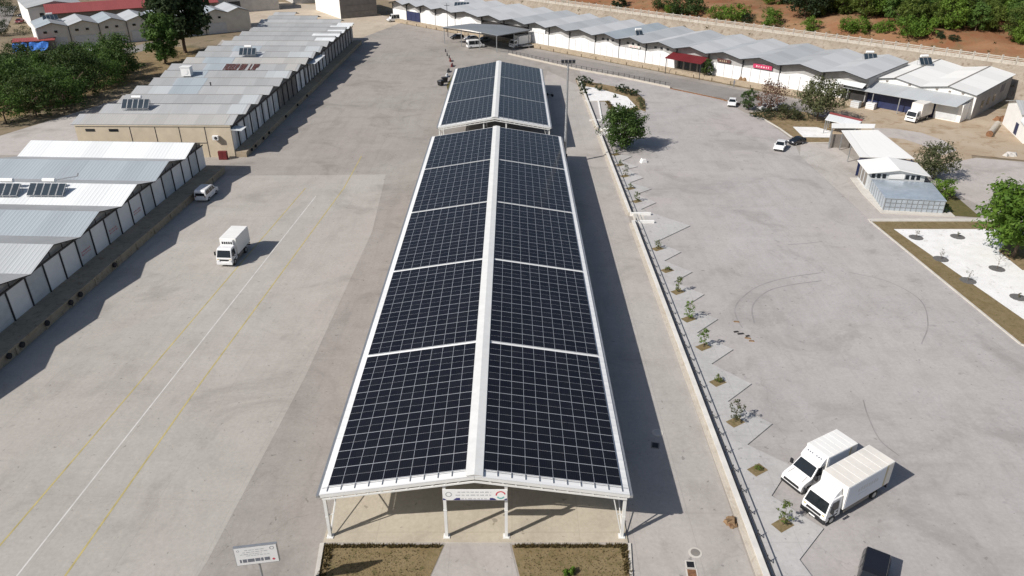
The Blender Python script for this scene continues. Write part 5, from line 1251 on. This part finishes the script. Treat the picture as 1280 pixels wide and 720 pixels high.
def side_glass(prof, w, tuck, zt, zm, s, off=.012):
    b = MB(); hw = lambda z: (w / 2 if z <= zt else w / 2 * (1 - (1 - tuck) * (z - zt) / (zm - zt)))
    pts = [(s * (hw(z) + off), y, z) for y, z in prof]; ins = [(s * (hw(z) - .02), y, z) for y, z in prof]
    n = len(prof); b.v = pts + ins; b.f = [tuple(range(n)), tuple(reversed(range(n, 2 * n)))] + [(k, n + k, n + (k + 1) % n, (k + 1) % n) for k in range(n)]; b.m = [0] * len(b.f)
    return b
def sloped(y0, z0, y1, z1, w0, w1, off=.014):
    """glass lying on a sloping face between two heights"""
    d = Vector((0, y1 - y0, z1 - z0)).normalized(); n = Vector((0, -d.z, d.y)); n = n if n.y < 0 else -n
    b = MB(); P = [Vector((-w0 / 2, y0, z0)), Vector((w0 / 2, y0, z0)), Vector((w1 / 2, y1, z1)), Vector((-w1 / 2, y1, z1))]
    b.hexa([p - n * .03 for p in P], [p + n * off for p in P]); return b
def lamps(root, w, y, z, sz=(.34, .2), mat='lamp', name='headlight'):
    for s in (-1, 1):
        b = MB(); x = s * (w / 2 - sz[0] / 2 - .08); b.box(x - sz[0] / 2, x + sz[0] / 2, y - .02, y + .05, z, z + sz[1]); b.build(name, mat, root, bevel=.012)
def cabover_truck(label, loc, rotz, L, w=2.25, hb=3.1, bmat='box_white', smat='box_side', roofmat='box_warm', group='box trucks', deflect=True, fridge=False, marks=True):
    root = thing('box_truck', label, 'truck', loc, rotz, group)
    cabL, ct = 1.75, 2.35
    prof = [(.06, .42), (.02, .95), (.06, 1.25), (.42, 2.22), (.62, ct), (cabL, ct), (cabL, .55), (1.25, .55), (1.1, .78), (.55, .78), (.42, .45)]
    bodyshape(prof, w * .93, .90, 1.3).build('cab', 'car_white', root, bevel=.05)
    sloped(.075, 1.30, .40, 2.14, w * .83, w * .76).build('windscreen', 'glass', root)
    for s in (-1, 1):
        side_glass([(.42, 1.35), (1.35, 1.35), (1.35, 2.1), (.66, 2.1)], w * .93, .90, 1.3, ct, s).build('side_window', 'glass', root)
        b = MB(); x = s * (w / 2 + .12); b.box(x - .09, x + .09, .30, .40, 1.45, 1.95); b.bar((s * w * .44, .36, 1.95), (x, .36, 1.92), .04); b.build('mirror', 'black', root)
    b = MB(); b.box(-w * .47, w * .47, -.06, .12, .36, .72); b.build('bumper', 'car_white' if not marks else 'black', root, bevel=.03)
    b = MB(); b.box(-w * .28, w * .28, -.005, .05, .86, 1.06); b.build('grille', 'black', root)
    b = MB(); b.box(-.26, .26, -.075, -.062, .46, .58); b.build('number_plate', 'white', root)
    lamps(root, w * .93, -.02, .74)
    if deflect:
        bodyshape([(.75, ct - .02), (1.15, ct + .28), (cabL - .02, ct + .58), (cabL - .02, ct - .02)], w * .74, .92, ct).build('roof_deflector', 'car_white', root, bevel=.05)
    y0 = cabL + .14
    b = MB(); b.box(-w / 2, w / 2, y0, L, .95, hb); b.build('cargo_box', bmat, root, bevel=.03)
    b = MB(); b.box(-w / 2 + .05, w / 2 - .05, y0 + .05, L - .05, hb + .001, hb + .012); b.build('box_roof', roofmat, root)
    for s in (-1, 1):
        xa, xb = sorted((s * w / 2 + s * .004, s * w / 2 + s * .018))
        b = MB(); b.box(xa, xb, y0 + .12, L - (.95 if marks else .15), 1.05, hb - .08); b.build('side_panel', smat, root)
        if marks:
            b = MB(); b.box(xa, xb, L - .9, L - .72, 1.0, hb - .06); b.build('corner_trim', 'tan_trim', root)
            b = MB(); b.box(xa, xb, L - .66, L - .05, 1.0, hb - .06); b.build('rear_trim', 'box_warm', root)
            b = MB(); xm = s * (w / 2 + .022)
            for row, (za, zb, ya, yb) in enumerate(((2.05, 2.45, y0 + 1.4, y0 + 3.6), (1.72, 1.86, y0 + 1.5, y0 + 2.6))):
                y = ya
                while y < yb: b.box(min(xm, xm - s * .003), max(xm, xm - s * .003), y, y + (zb - za) * .5, za, zb - rg.random() * .1); y += (zb - za) * .78
            b.build('lettering', 'door_grey' if not fridge else 'ink_pale', root)
    b = MB()
    for k in range(1, 7): y = y0 + (L - y0) * k / 7; b.box(-w / 2 + .06, w / 2 - .06, y - .02, y + .02, hb + .013, hb + .022)
    b.build('roof_rib', 'box_white', root)
    for s in (-1, 1):
        for y in (.52, 1.40): side_glass([(y, .85), (y + .025, .85), (y + .025, 2.12 if y > 1 else 1.3), (y, 2.12 if y > 1 else 1.3)], w * .93, .90, 1.3, ct, s, .006).build('door_seam', 'render_dark', root)
        b = MB(); x = s * (w * .465 + .012); b.box(x - .015, x + .015, 1.18, 1.34, 1.08, 1.13); b.build('door_handle', 'black', root)
        b = MB(); x = s * w * .36; b.box(x - .1, x + .1, .0, .06, 1.02, 1.1); b.build('indicator', 'yellow_crate', root)
    b = MB(); b.bar((-.5, .16, 1.36), (.12, .22, 1.52), .025); b.build('wiper', 'black', root)
    if fridge:
        b = MB(); b.box(-w * .36, w * .36, y0 - .34, y0 - .002, hb - 1.0, hb - .12); f = b.build('cooling_unit', 'door_white', root, bevel=.06)
        b = MB()
        for k in range(5): b.box(-w * .3 + k * .28, -w * .3 + k * .28 + .2, y0 - .355, y0 - .342, hb - .62, hb - .30)
        b.build('grille', 'black', f)
    b = MB()
    for s in (-1, 1): b.box(s * .45 - .06, s * .45 + .06, .8, L - .05, .55, .94)
    b.box(-w * .48, w * .48, L - .10, L - .02, .42, .58)
    b.build('chassis', 'black', root)
    for s in (-1, 1):
        wheel(root, s * (w / 2 - .20), .85, .40); wheel(root, s * (w / 2 - .20), L - 1.55, .40, .32)
        b = MB(); b.box(s * (w / 2 - .08) - .03, s * (w / 2 - .08) + .03, 2.2, L - 2.3, .5, .88); b.build('side_guard', 'render_dark', root)
        b = MB(); b.box(s * (w / 2 - .22) - .18, s * (w / 2 - .22) + .18, .36, 1.36, .80, .86); b.build('mudguard', 'black', root)
    b = MB(); b.box(-w / 2 + .06, -.02, L + .002, L + .03, 1.0, hb - .08); b.box(.02, w / 2 - .06, L + .002, L + .03, 1.0, hb - .08); b.build('rear_door', bmat, root)
    lamps(root, w, L + .02, .62, (.3, .12), 'red', 'tail_light')
    return root
def vancab_truck(label, loc, rotz, L, w=2.1, hb=3.0, group='box trucks'):
    root = thing('box_truck', label, 'truck', loc, rotz, group)
    prof = [(.10, .35), (.0, .55), (.06, .92), (.30, 1.12), (1.05, 1.36), (1.75, 2.14), (2.35, 2.22), (2.35, .40), (1.45, .40), (1.3, .75), (.72, .75), (.58, .38)]
    bodyshape(prof, w * .95, .84, 1.3).build('cab', 'car_white', root, bevel=.06)
    sloped(1.08, 1.40, 1.70, 2.08, w * .86, w * .75).build('windscreen', 'glass', root)
    for s in (-1, 1):
        side_glass([(1.25, 1.36), (2.2, 1.36), (2.2, 2.02), (1.78, 2.02)], w * .95, .84, 1.3, 2.22, s).build('side_window', 'glass', root)
        b = MB(); x = s * (w / 2 + .16); b.box(x - .12, x + .12, 1.18, 1.32, 1.32, 1.74); b.bar((s * w * .46, 1.3, 1.4), (x, 1.26, 1.4), .05); b.build('mirror', 'black', root, bevel=.02)
    b = MB(); b.box(-w * .46, w * .46, -.03, .2, .30, .52); b.build('bumper', 'black', root, bevel=.04)
    b = MB(); b.hexa([(-w * .36, .0, .62), (w * .36, .0, .62), (w * .36, .08, .70), (-w * .36, .08, .70)], [(-w * .36, .04, .84), (w * .36, .04, .84), (w * .36, .1, .86), (-w * .36, .1, .86)]); b.build('grille', 'black', root)
    for s in (-1, 1):
        b = MB(); x = s * w * .40; b.hexa([(x - .12, .03, .80), (x + .12, .03, .80), (x + .1, .3, .95), (x - .1, .3, .95)], [(x - .12, .06, .98), (x + .12, .06, .98), (x + .1, .36, 1.12), (x - .1, .36, 1.12)]); b.build('headlight', 'lamp', root)
    bodyshape([(1.78, 2.16), (2.0, 2.5), (2.5, hb - .02), (2.52, 2.16)], w * .92, .96, 2.2).build('box_nose', 'car_white', root, bevel=.06)
    b = MB(); b.box(-w / 2, w / 2, 2.5, L, .85, hb); b.build('cargo_box', 'box_white', root, bevel=.035)
    b = MB(); b.box(-w / 2 + .05, w / 2 - .05, 2.6, L - .05, hb + .001, hb + .012); b.build('box_roof', 'box_white', root)
    b = MB()
    for k in range(1, 6): y = 2.6 + (L - 2.6) * k / 6; b.box(-w / 2 + .06, w / 2 - .06, y - .02, y + .02, hb + .013, hb + .022)
    b.build('roof_rib', 'box_white', root)
    for s in (-1, 1):
        side_glass([(1.2, .7), (1.225, .7), (1.225, 1.34), (1.2, 1.34)], w * .95, .84, 1.3, 2.22, s, .006).build('door_seam', 'render_dark', root)
        side_glass([(2.24, .7), (2.265, .7), (2.265, 2.05), (2.24, 2.05)], w * .95, .84, 1.3, 2.22, s, .006).build('door_seam', 'render_dark', root)
        b = MB(); b.bar((s * .7, .34, 1.15), (s * .62, 1.0, 1.36), .03, .02); b.build('bonnet_seam', 'render_dark', root)
    b = MB()
    for k in range(7):
        xx = -.72 + k * .21
        if k == 3: continue
        b.hexa([(xx, 2.12, 2.58), (xx + .16, 2.12, 2.58), (xx + .16, 2.16, 2.6), (xx, 2.16, 2.6)], [(xx + .04, 2.19, 2.70), (xx + .17, 2.19, 2.70), (xx + .17, 2.24, 2.71), (xx + .04, 2.24, 2.71)])
    b.build('nose_lettering', 'ink', root)
    for s in (-1, 1):
        xa, xb = sorted((s * w / 2 + s * .004, s * w / 2 + s * .016))
        b = MB(); b.box(xa, xb, 2.65, L - 1.0, .95, hb - .08); b.build('side_panel', 'box_side', root)
        b = MB(); b.box(xa, xb, L - .9, L - .72, .9, hb - .06); b.build('corner_trim', 'tan_trim', root)
        wheel(root, s * (w / 2 - .18), 1.0, .35, .22); wheel(root, s * (w / 2 - .18), L - 1.4, .35, .28)
    b = MB()
    for s in (-1, 1): b.box(s * .45 - .06, s * .45 + .06, 2.2, L - .1, .5, .84)
    b.build('chassis', 'black', root)
    b = MB(); b.box(-w / 2 + .05, w / 2 - .05, L + .002, L + .03, .9, hb - .08); b.build('rear_door', 'box_white', root)
    lamps(root, w, L + .02, .6, (.25, .12), 'red', 'tail_light')
    return root
def car(name, label, loc, rotz, paint, L=4.1, w=1.72, h=1.46, kind='hatch', cat='car', group=None):
    root = thing(name, label, cat, loc, rotz, group)
    if kind == 'van':
        prof = [(.05, .32), (0, .62), (.12, .95), (.85, 1.12), (1.55, h - .08), (1.9, h), (L - .25, h - .02), (L - .04, h - .22), (L, .75), (L - .02, .34), (L - .55, .34), (L - .7, .62), (L - 1.15, .62), (L - 1.3, .34), (1.25, .34), (1.1, .62), (.62, .62), (.48, .34)]
        tk, zt = .86, 1.05; ws = (.92, 1.16, 1.5, h - .12); sw = [[(1.2, 1.16), (2.0, 1.16), (2.0, h - .2), (1.62, h - .2)], [(2.1, 1.16), (2.95, 1.16), (2.95, h - .2), (2.1, h - .2)], [(3.05, 1.16), (L - .3, 1.16), (L - .35, h - .2), (3.05, h - .2)]]; rw = (L - .01, 1.05, L - .06, h - .26)
    elif kind == 'suv':
        prof = [(.06, .38), (0, .7), (.1, .98), (1.25, 1.14), (1.95, h - .06), (2.3, h), (L - .4, h - .03), (L - .08, 1.12), (L, .85), (L - .02, .4), (L - .5, .4), (L - .65, .74), (L - 1.25, .74), (L - 1.4, .4), (1.35, .4), (1.2, .74), (.62, .74), (.48, .4)]
        tk, zt = .80, 1.05; ws = (1.3, 1.18, 1.9, h - .1); sw = [[(1.6, 1.14), (2.55, 1.14), (2.55, h - .12), (2.1, h - .12)], [(2.65, 1.14), (3.5, 1.14), (3.5, h - .12), (2.65, h - .12)], [(3.6, 1.14), (L - .25, 1.16), (L - .5, h - .14), (3.6, h - .12)]]; rw = (L - .10, 1.16, L - .36, h - .1)
    else:
        prof = [(.08, .28), (0, .5), (.1, .72), (1.0, .92), (1.75, h - .04), (2.15, h), (L - .75, h - .06), (L - .2, .98), (L, .72), (L - .02, .3), (L - .48, .3), (L - .62, .58), (L - 1.1, .58), (L - 1.25, .3), (1.2, .3), (1.05, .58), (.55, .58), (.42, .3)]
        tk, zt = .78, .9; ws = (1.06, .97, 1.72, h - .07); sw = [[(1.35, .96), (2.25, .96), (2.25, h - .12), (1.82, h - .12)], [(2.33, .96), (3.35, .96), (3.05, h - .14), (2.33, h - .12)]]; rw = (L - .24, 1.02, L - .7, h - .1)
    bodyshape(prof, w, tk, zt).build('body', paint, root, bevel=.055)
    zm = h
    sloped(*ws, w * .86, w * tk * .92).build('windscreen', 'glass', root)
    d = sloped(rw[0], rw[1], rw[2], rw[3], w * .84, w * tk * .88)
    # rear glass faces the back
    b = MB(); P = [Vector((-w * .40, rw[0], rw[1])), Vector((w * .40, rw[0], rw[1])), Vector((w * tk * .43, rw[2], rw[3])), Vector((-w * tk * .43, rw[2], rw[3]))]
    n = Vector((0, abs(rw[3] - rw[1]), abs(rw[0] - rw[2]))).normalized()
    b.hexa([p - n * .04 for p in P][::-1], [p + n * .014 for p in P][::-1]); b.build('rear_window', 'glass', root)
    for s in (-1, 1):
        for q in sw: side_glass(q, w, tk, zt, zm, s).build('side_window', 'glass', root)
        b = MB(); x = s * (w / 2 + .08); b.box(x - .08, x + .08, ws[0] + .15, ws[0] + .28, ws[1] - .02, ws[1] + .14); b.build('mirror', 'black' if paint == 'car_black' else paint, root, bevel=.02)
        wheel(root, s * (w / 2 - .10), .85, .31, .2); wheel(root, s * (w / 2 - .10), L - .88, .31, .2)
    lamps(root, w, .06, .62 if kind == 'hatch' else .78, (.34, .16)); lamps(root, w, L - .05, .72 if kind == 'hatch' else .85, (.22, .22), 'red', 'tail_light')
    b = MB(); b.box(-w * .44, w * .44, -.04, .1, .34, .5); b.build('bumper', 'black', root, bevel=.03)
    b = MB(); b.box(-.26, .26, L - .005, L + .015, .55, .66); b.build('number_plate', 'white', root)
    return root
cabover_truck('larger white box truck with ivory box and grey lettering parked nearest the sidewalk trees', (22.75, 41.35, 0.008), R(-58.4), 7.5, 2.3, 3.15)
vancab_truck('smaller white box truck with sloping bonnet parked behind the larger one', (22.15, 44.55, 0.008), R(-60), 6.0, 2.1, 2.95)
cabover_truck('white refrigerated box truck driving alone across the left yard', (-36.15, 83.75, 0.012), R(-4), 5.9, 2.15, 3.1, 'box_white', 'box_white', 'box_white', 'box trucks', False, True, False)
cabover_truck('white box truck with rust stained box standing before the navy lean-to shutter', (80.4, 148.4, 0.012), R(-52), 6.6, 2.3, 3.6, 'box_warm', 'box_warm', 'box_warm', 'box trucks', False, False, False)
cabover_truck('white box truck parked under the right side of the dark carport', (-.2, 226.2, 0.008), R(-50), 6.6, 2.3, 3.3, 'box_white', 'box_white', 'box_white', 'box trucks', False, False, False)
car('van', 'white van in the shade at the dock of the nearest-left warehouse', (-46.9, 109.9, 0.006), R(177), 'car_white', 4.5, 1.85, 1.95, 'van', 'van')
car('suv', 'black off-road car cut by the bottom edge of the picture', (23.3, 33.1, 0.008), R(-31.5), 'car_black', 4.7, 1.85, 1.78, 'suv', 'car')
car('hatchback_car', 'small white car standing alone on the far side of the lot', (47.41, 160.03), R(-18), 'car_white', 4.1, 1.72, 1.46)
car('hatchback_car', 'white car at the kerb of the dry flower bed with a dark car behind it', (47.93, 129.7), R(-28), 'car_white', 4.1, 1.74, 1.5)
car('hatchback_car', 'dark car tucked behind the white car at the kerb of the dry flower bed', (51.4, 133.67), R(-62), 'car_black', 3.4, 1.55, 1.35)
car('van', 'white panel van at the left side of the dark carport, rear turned to the yard', (-8.4, 228.0, 0.008), R(112), 'car_white', 5.2, 1.95, 2.35, 'van', 'van')
car('van', 'white van by the far white building at the end of the yard', (-43.6, 273.5, 0.008), R(-62), 'car_white', 5.6, 2.0, 2.5, 'van', 'van')
car('hatchback_car', 'dark car in the shade under the left end of the carport', (-19.0, 240.5, 0.008), R(-60), 'car_black', 4.2, 1.75, 1.46)
car('hatchback_car', 'pale grey car under the carport next to the dark one', (-14.5, 237.8, 0.008), R(-60), 'car_white', 4.3, 1.75, 1.46)
car('hatchback_car', 'dark car deep under the middle of the carport', (-10.5, 235.5, 0.008), R(-60), 'car_grey', 4.2, 1.75, 1.46)
car('hatchback_car', 'white car half hidden behind the reddish bare tree', (52.45, 157.13), R(-75), 'car_white', 4.2, 1.75, 1.46)
car('hatchback_car', 'grey car half hidden between the bare tree and the grey green bush', (55.1, 157.45), R(-75), 'car_grey', 4.2, 1.75, 1.46)
car('hatchback_car', 'dark red car on the street at the far left', (-170.79, 269.38), R(10), 'red', 4.2, 1.75, 1.46)
car('hatchback_car', 'black car driving up the street at the far left', (-178.39, 283.39), R(-20), 'car_black', 4.2, 1.75, 1.46)
root = thing('trailer', 'flat low trailer in front of the truck under the carport', 'trailer', (2.6, 226.0, 0.008), R(-60))
b = MB(); b.box(-1, 1, 0, 4.2, .55, .75); b.box(-1, 1, 0, .06, .75, 1.1); b.bar((0, 0, .6), (0, -1.4, .5), .1); b.build('bed', 'steel', root)
for s in (-1, 1): wheel(root, s * .9, 2.2, .32, .2)

# ============================================================ small things
bump = [(-51.6 + 1.35, 62.6), (-50.9 + 1.0, 64.7), (-50.6 + 1.0, 69.0), (-50.3 + .9, 73.5), (-50.2 + .9, 75.4), (-49.9 + .9, 83)]
for i, (x, y) in enumerate(bump):
    y_l = (y - A_y0); b = MB(); b.tube((0, -.12, 0), (0, .12, 0), .32, .32, 18); t = b.build('dock_tyre', 'tyre', None, (XA(y) + 3.12, y, .72), R(87.14 ), bevel=.05)
    tag(t, '%s black tyre hung as a buffer on the near-left dock edge, counted from the left' % words[i], 'tyre', 'tyres hung on the near-left dock')
    b = MB(); b.tube((0, -.135, 0), (0, -.125, 0), .17, .17, 12); b.build('tyre_hole', 'black', t)
for i, s_ in enumerate((2.2, 4.4, 9, 12.5, 24, 33, 41)):
    b = MB(); b.tube((0, -.12, 0), (0, .12, 0), .28, .28, 16); t = b.build('dock_tyre', 'tyre', None, (-48.9 + 2.22 + s_ * .013, 127.0 + s_, .62), R(89.2), bevel=.05)
    tag(t, '%s buffer tyre from the cream wall along the dock of the long left warehouse' % words[i], 'tyre', 'tyres on the long left dock')
def cover(name, label, loc, rect, ringm, capm, rotz=0.0):
    root = thing(name, label, name.replace('_', ' '), (*loc, .012), rotz)
    b = MB()
    if rect:
        b.box(-rect[0] - .1, rect[0] + .1, -rect[1] - .1, rect[1] + .1, 0, .02); b.build('surround', ringm, root)
        b = MB(); b.box(-rect[0], rect[0], -rect[1], rect[1], .02, .03)
        for k in range(5): x = -rect[0] + .1 + k * (2 * rect[0] - .2) / 4; b.box(x - .02, x + .02, -rect[1] + .05, rect[1] - .05, .03, .04)
        b.build('grate', capm, root)
    else:
        b.tube((0, 0, 0), (0, 0, .02), .50, .50, 24); b.build('surround', ringm, root)
        b = MB(); b.tube((0, 0, .02), (0, 0, .032), .34, .34, 24); b.build('lid', capm, root)
cover('manhole_cover', 'round grey manhole lid with pale concrete ring above two square drain grates', (13.25, 38.14), None, 'kerb', 'render_dark')
cover('drain_grate', 'square dark drain grate with pale surround, just below the round manhole lid', (12.67, 37.06), (.26, .26), 'kerb', 'black', R(-4))
cover('drain_grate', 'brown drain grate cut by the bottom edge below the other grate', (12.62, 36.29), (.30, .34), 'kerb', 'rust', R(-4))
cover('manhole_cover', 'round manhole lid at the edge of the canopy shadow', (12.83, 51.53), None, 'kerb', 'render_grey')
cover('drain_grate', 'dark drain grate inside the edge of the canopy shadow', (12.33, 49.83), (.26, .30), 'render_dark', 'black', R(-12))
# rubbish pile by the wall
root = thing('rubbish_heap', 'heap of torn cardboard and rusty scrap against the low lot wall', 'rubbish', (16.75, 41.14), 0)
rg = random.Random(4)
for i in range(7):
    b = MB(); w_, l_, h_ = rg.uniform(.15, .45), rg.uniform(.15, .4), rg.uniform(.08, .35)
    b.hexa([(-w_, -l_, 0), (w_, -l_ * .8, 0), (w_ * .9, l_, 0), (-w_, l_ * .7, 0)], [(-w_ * .7, -l_ * .6, h_), (w_ * .9, -l_ * .5, h_ * .7), (w_ * .6, l_ * .8, h_), (-w_ * .8, l_ * .6, h_ * 1.2)])
    o = b.build('scrap', rg.choice(['wood', 'rust', 'wood', 'interior']), root, (rg.uniform(-.4, .4), rg.uniform(-.45, .45), rg.uniform(0, .18)), rg.uniform(0, 6))
root = thing('litter', 'scatter of brown scraps on the lot below the curved tyre marks', 'litter', (25.12, 67.03), 0)
for i, (x, y) in enumerate(((0, 0), (-.5, .9), (.25, -.55), (-.9, 1.3), (-.3, 3.4), (.1, .45))):
    b = MB(); w_ = rg.uniform(.2, .42); b.hexa([(-w_, -.16, .012), (w_, -.12, .012), (w_ * .8, .15, .012), (-w_, .12, .012)], [(-w_ * .8, -.1, .1), (w_ * .7, -.08, .06), (w_ * .6, .1, .09), (-w_ * .7, .1, .07)]); b.build('scrap', 'interior' if i % 2 else 'wood', root, (x, y, 0), rg.uniform(-.4, .4))
# barriers at the far end of the far canopy
def jersey(label, loc, rotz, mat):
    b = MB(); b.front([(-.3, 0), (.3, 0), (.22, .18), (.10, .75), (-.10, .75), (-.22, .18)], -1.0, 1.0)
    tag(b.build('road_barrier', mat, None, (*loc, .01), rotz, bevel=.03), label, 'barrier', 'barriers left of the far canopy')
jersey('red barrier left of the far end of the far canopy, nearer to the dark barrier', (-15.91, 201.39), R(-4), 'red'); jersey('second red barrier, at the corner beyond the far canopy', (-16.81, 207.98), R(8), 'red')
jersey('white barrier beside the dark bins left of the far canopy', (-16.35, 189.28), R(-6), 'white'); jersey('dark barrier between the red and the white barriers', (-16.36, 194.71), R(-6), 'steel_dark')
for i, (p, lab) in enumerate((((-19.11, 220.63), 'first dark bollard of the line running to the carport'), ((-18.22, 214.97), 'second dark bollard of the line running to the carport'), ((-17.41, 211.69), 'third dark bollard of the line, beside the red barrier'))):
    b = MB(); b.tube((0, 0, 0), (0, 0, .8), .18, .14, 10); b.tube((0, 0, .8), (0, 0, .9), .14, .04, 10); tag(b.build('bollard', 'steel_dark', None, (*p, .008)), lab, 'bollard', 'dark bollards leading to the carport')
for i, (p, lab) in enumerate((((-16.38, 183.29), 'dark wheeled bin standing left of the far canopy beside the white barrier'), ((-17.08, 180.01), 'black bin lying at the tip of the barrier line left of the far canopy'))):
    root = thing('bin', lab, 'bin', (*p, 0), R(20 + 40 * i))
    b = MB(); b.hexa([(-.55, -.45, .12), (.55, -.45, .12), (.55, .45, .12), (-.55, .45, .12)], [(-.7, -.6, 1.15), (.7, -.6, 1.15), (.7, .6, 1.15), (-.7, .6, 1.15)]); b.build('body', 'black', root, bevel=.04)
    b = MB(); b.hexa([(-.74, -.64, 1.15), (.74, -.64, 1.15), (.74, .64, 1.15), (-.74, .64, 1.15)], [(-.6, -.45, 1.35), (.6, -.45, 1.35), (.6, .55, 1.3), (-.6, .55, 1.3)]); b.build('lid', 'steel_dark', root, bevel=.03)
sheet('planting_bed', [(-14.82, 194.71), (-13.49, 196.58), (-13.09, 177.63), (-14.94, 174.53), (-15.74, 180.01)], .02, 'lawn')
kerb([(-14.85, 195.17), (-7.18, 200.41)], .3, .3, 'wall_beige')
# things on the far shadow side and lot
root = thing('scooter', 'dark motor scooter parked in the shade right of the far canopy', 'scooter', (9.27, 169.33), R(70))
b = MB(); b.side([(.0, .3), (.2, .75), (.5, .45), (1.0, .45), (1.2, .75), (1.75, .78), (1.8, .5), (1.3, .3)], -.18, .18); b.build('body', 'black', root, bevel=.04)
for y in (.1, 1.5): b = MB(); b.tube((-.06, y, .28), (.06, y, .28), .28, .28, 16); b.build('wheel', 'tyre', root)
b = MB(); b.bar((-.35, .25, 1.05), (.35, .25, 1.05), .05); b.bar((0, .1, .5), (0, .25, 1.05), .06); b.build('handlebar', 'steel_dark', root)
root = thing('stone_block', 'white lump of broken concrete with a shadow on the lot near the lone pine', 'rubble', (22.79, 123.99), .4)
b = MB(); b.hexa([(-.7, -.45, 0), (.6, -.5, 0), (.75, .4, 0), (-.5, .5, 0)], [(-.4, -.3, .55), (.35, -.3, .7), (.4, .2, .5), (-.3, .3, .8)]); b.build('rock', 'render_white', root, bevel=.08)
tag(MB().hexa([(-.6, -.4, 0), (.5, -.5, 0), (.6, .4, 0), (-.5, .5, 0)], [(-.3, -.2, .6), (.2, -.3, .5), (.3, .2, .7), (-.3, .3, .6)]).build('sack', 'box_white', None, (*(19.44, 136.36), .13), .5, bevel=.1), 'white sack lying under the left side of the lone pine', 'sack')
for i, (p, lab, m) in enumerate((((74.36, 160.36), 'grey crate on the dirt at the left of the navy lean-to', 'door_grey'), ((77.1, 159.06), 'white crate under the edge of the navy lean-to', 'door_white'))):
    root = thing('crate', lab, 'crate', (*p, .01), R(-45))
    b = MB(); b.box(-.9, .9, -.7, .7, 0, 1.3); b.build('box', m, root, bevel=.04)
    b = MB()
    for z in (.2, .6, 1.0): b.box(-.93, .93, -.74, -.7, z, z + .12)
    b.build('slat', 'render_grey', root)
root = thing('dirt_pipe', 'long weathered concrete beam lying on the dirt near the right white building', 'beam', (97.04, 146.39), R(-128))
b = MB(); b.tube((0, 0, .5), (9, 0, .5), .5, .5, 12); b.build('shaft', 'wall_beige', root)
b = MB(); b.tube((9, 0, .5), (9.5, 0, .5), .6, .6, 12); b.build('collar', 'rust', root)
for i, (p, lab, h, m) in enumerate((((100.33, 150.41), 'rusty brown heap of scrap beside the right white building', 1.3, 'rust'), ((88.47, 127.45), 'grey block of rubble on the right pavement', .9, 'render_grey'), ((55.94, 182.46), 'brown heap of brushwood on the dock of the back shed', 1.3, 'wood'))):
    rg = random.Random(50 + i); root = thing('scrap_heap', lab, 'heap', (*p, 0.9 if i == 2 else 0), i)
    for k in range(7):
        b = MB(); a = h * rg.uniform(.3, .7); b.hexa([(-a, -a, 0), (a, -a * .8, 0), (a * .8, a, 0), (-a, a * .7, 0)], [(-a * .5, -a * .5, a), (a * .6, -a * .4, a * .8), (a * .4, a * .5, a * 1.1), (-a * .5, a * .6, a * .7)])
        b.build('lump', m, root, (rg.uniform(-1, 1) * h, rg.uniform(-.6, .6) * h, 0), rg.uniform(0, 6))
root = thing('person', 'person in dark clothes standing on the road edge near the brushwood heap', 'person', (*(52.74, 178.42), 0.01), R(150))
def skin_body():
    me = bpy.data.meshes.new('body')
    vs = [(0, 0, .92), (0, .01, 1.15), (0, 0, 1.40), (0, .0, 1.52), (0, -.02, 1.64), (0, -.01, 1.74), (.1, 0, .86), (.11, -.02, .48), (.12, .02, .08), (.12, -.14, .05), (-.1, 0, .86), (-.11, .03, .48), (-.12, .06, .08), (-.12, -.10, .05), (.2, 0, 1.40), (.27, .04, 1.14), (.29, -.04, .90), (.29, -.06, .80), (-.2, 0, 1.40), (-.27, .04, 1.14), (-.29, -.04, .90), (-.29, -.06, .80)]
    es = [(0, 1), (1, 2), (2, 3), (3, 4), (4, 5), (0, 6), (6, 7), (7, 8), (8, 9), (0, 10), (10, 11), (11, 12), (12, 13), (2, 14), (14, 15), (15, 16), (16, 17), (2, 18), (18, 19), (19, 20), (20, 21)]
    rs = [.15, .14, .15, .06, .10, .08, .09, .065, .045, .04, .09, .065, .045, .04, .07, .05, .04, .04, .07, .05, .04, .04]
    me.from_pydata(vs, es, []); o = bpy.data.objects.new('body', me); COL.objects.link(o); o.parent = root; o.modifiers.new('skin', 'SKIN')
    for i, r in enumerate(rs): me.skin_vertices[0].data[i].radius = (r, r * .8)
    me.skin_vertices[0].data[0].use_root = True
    me.materials.append(M['ink']); sb = o.modifiers.new('sub', 'SUBSURF'); sb.levels = 1; sb.render_levels = 1
skin_body()
b = MB(); b.tube((0, 0, 1.66), (0, 0, 1.80), .105, .06, 10); b.build('hair', 'black', root)
bpy.context.view_layer.update()
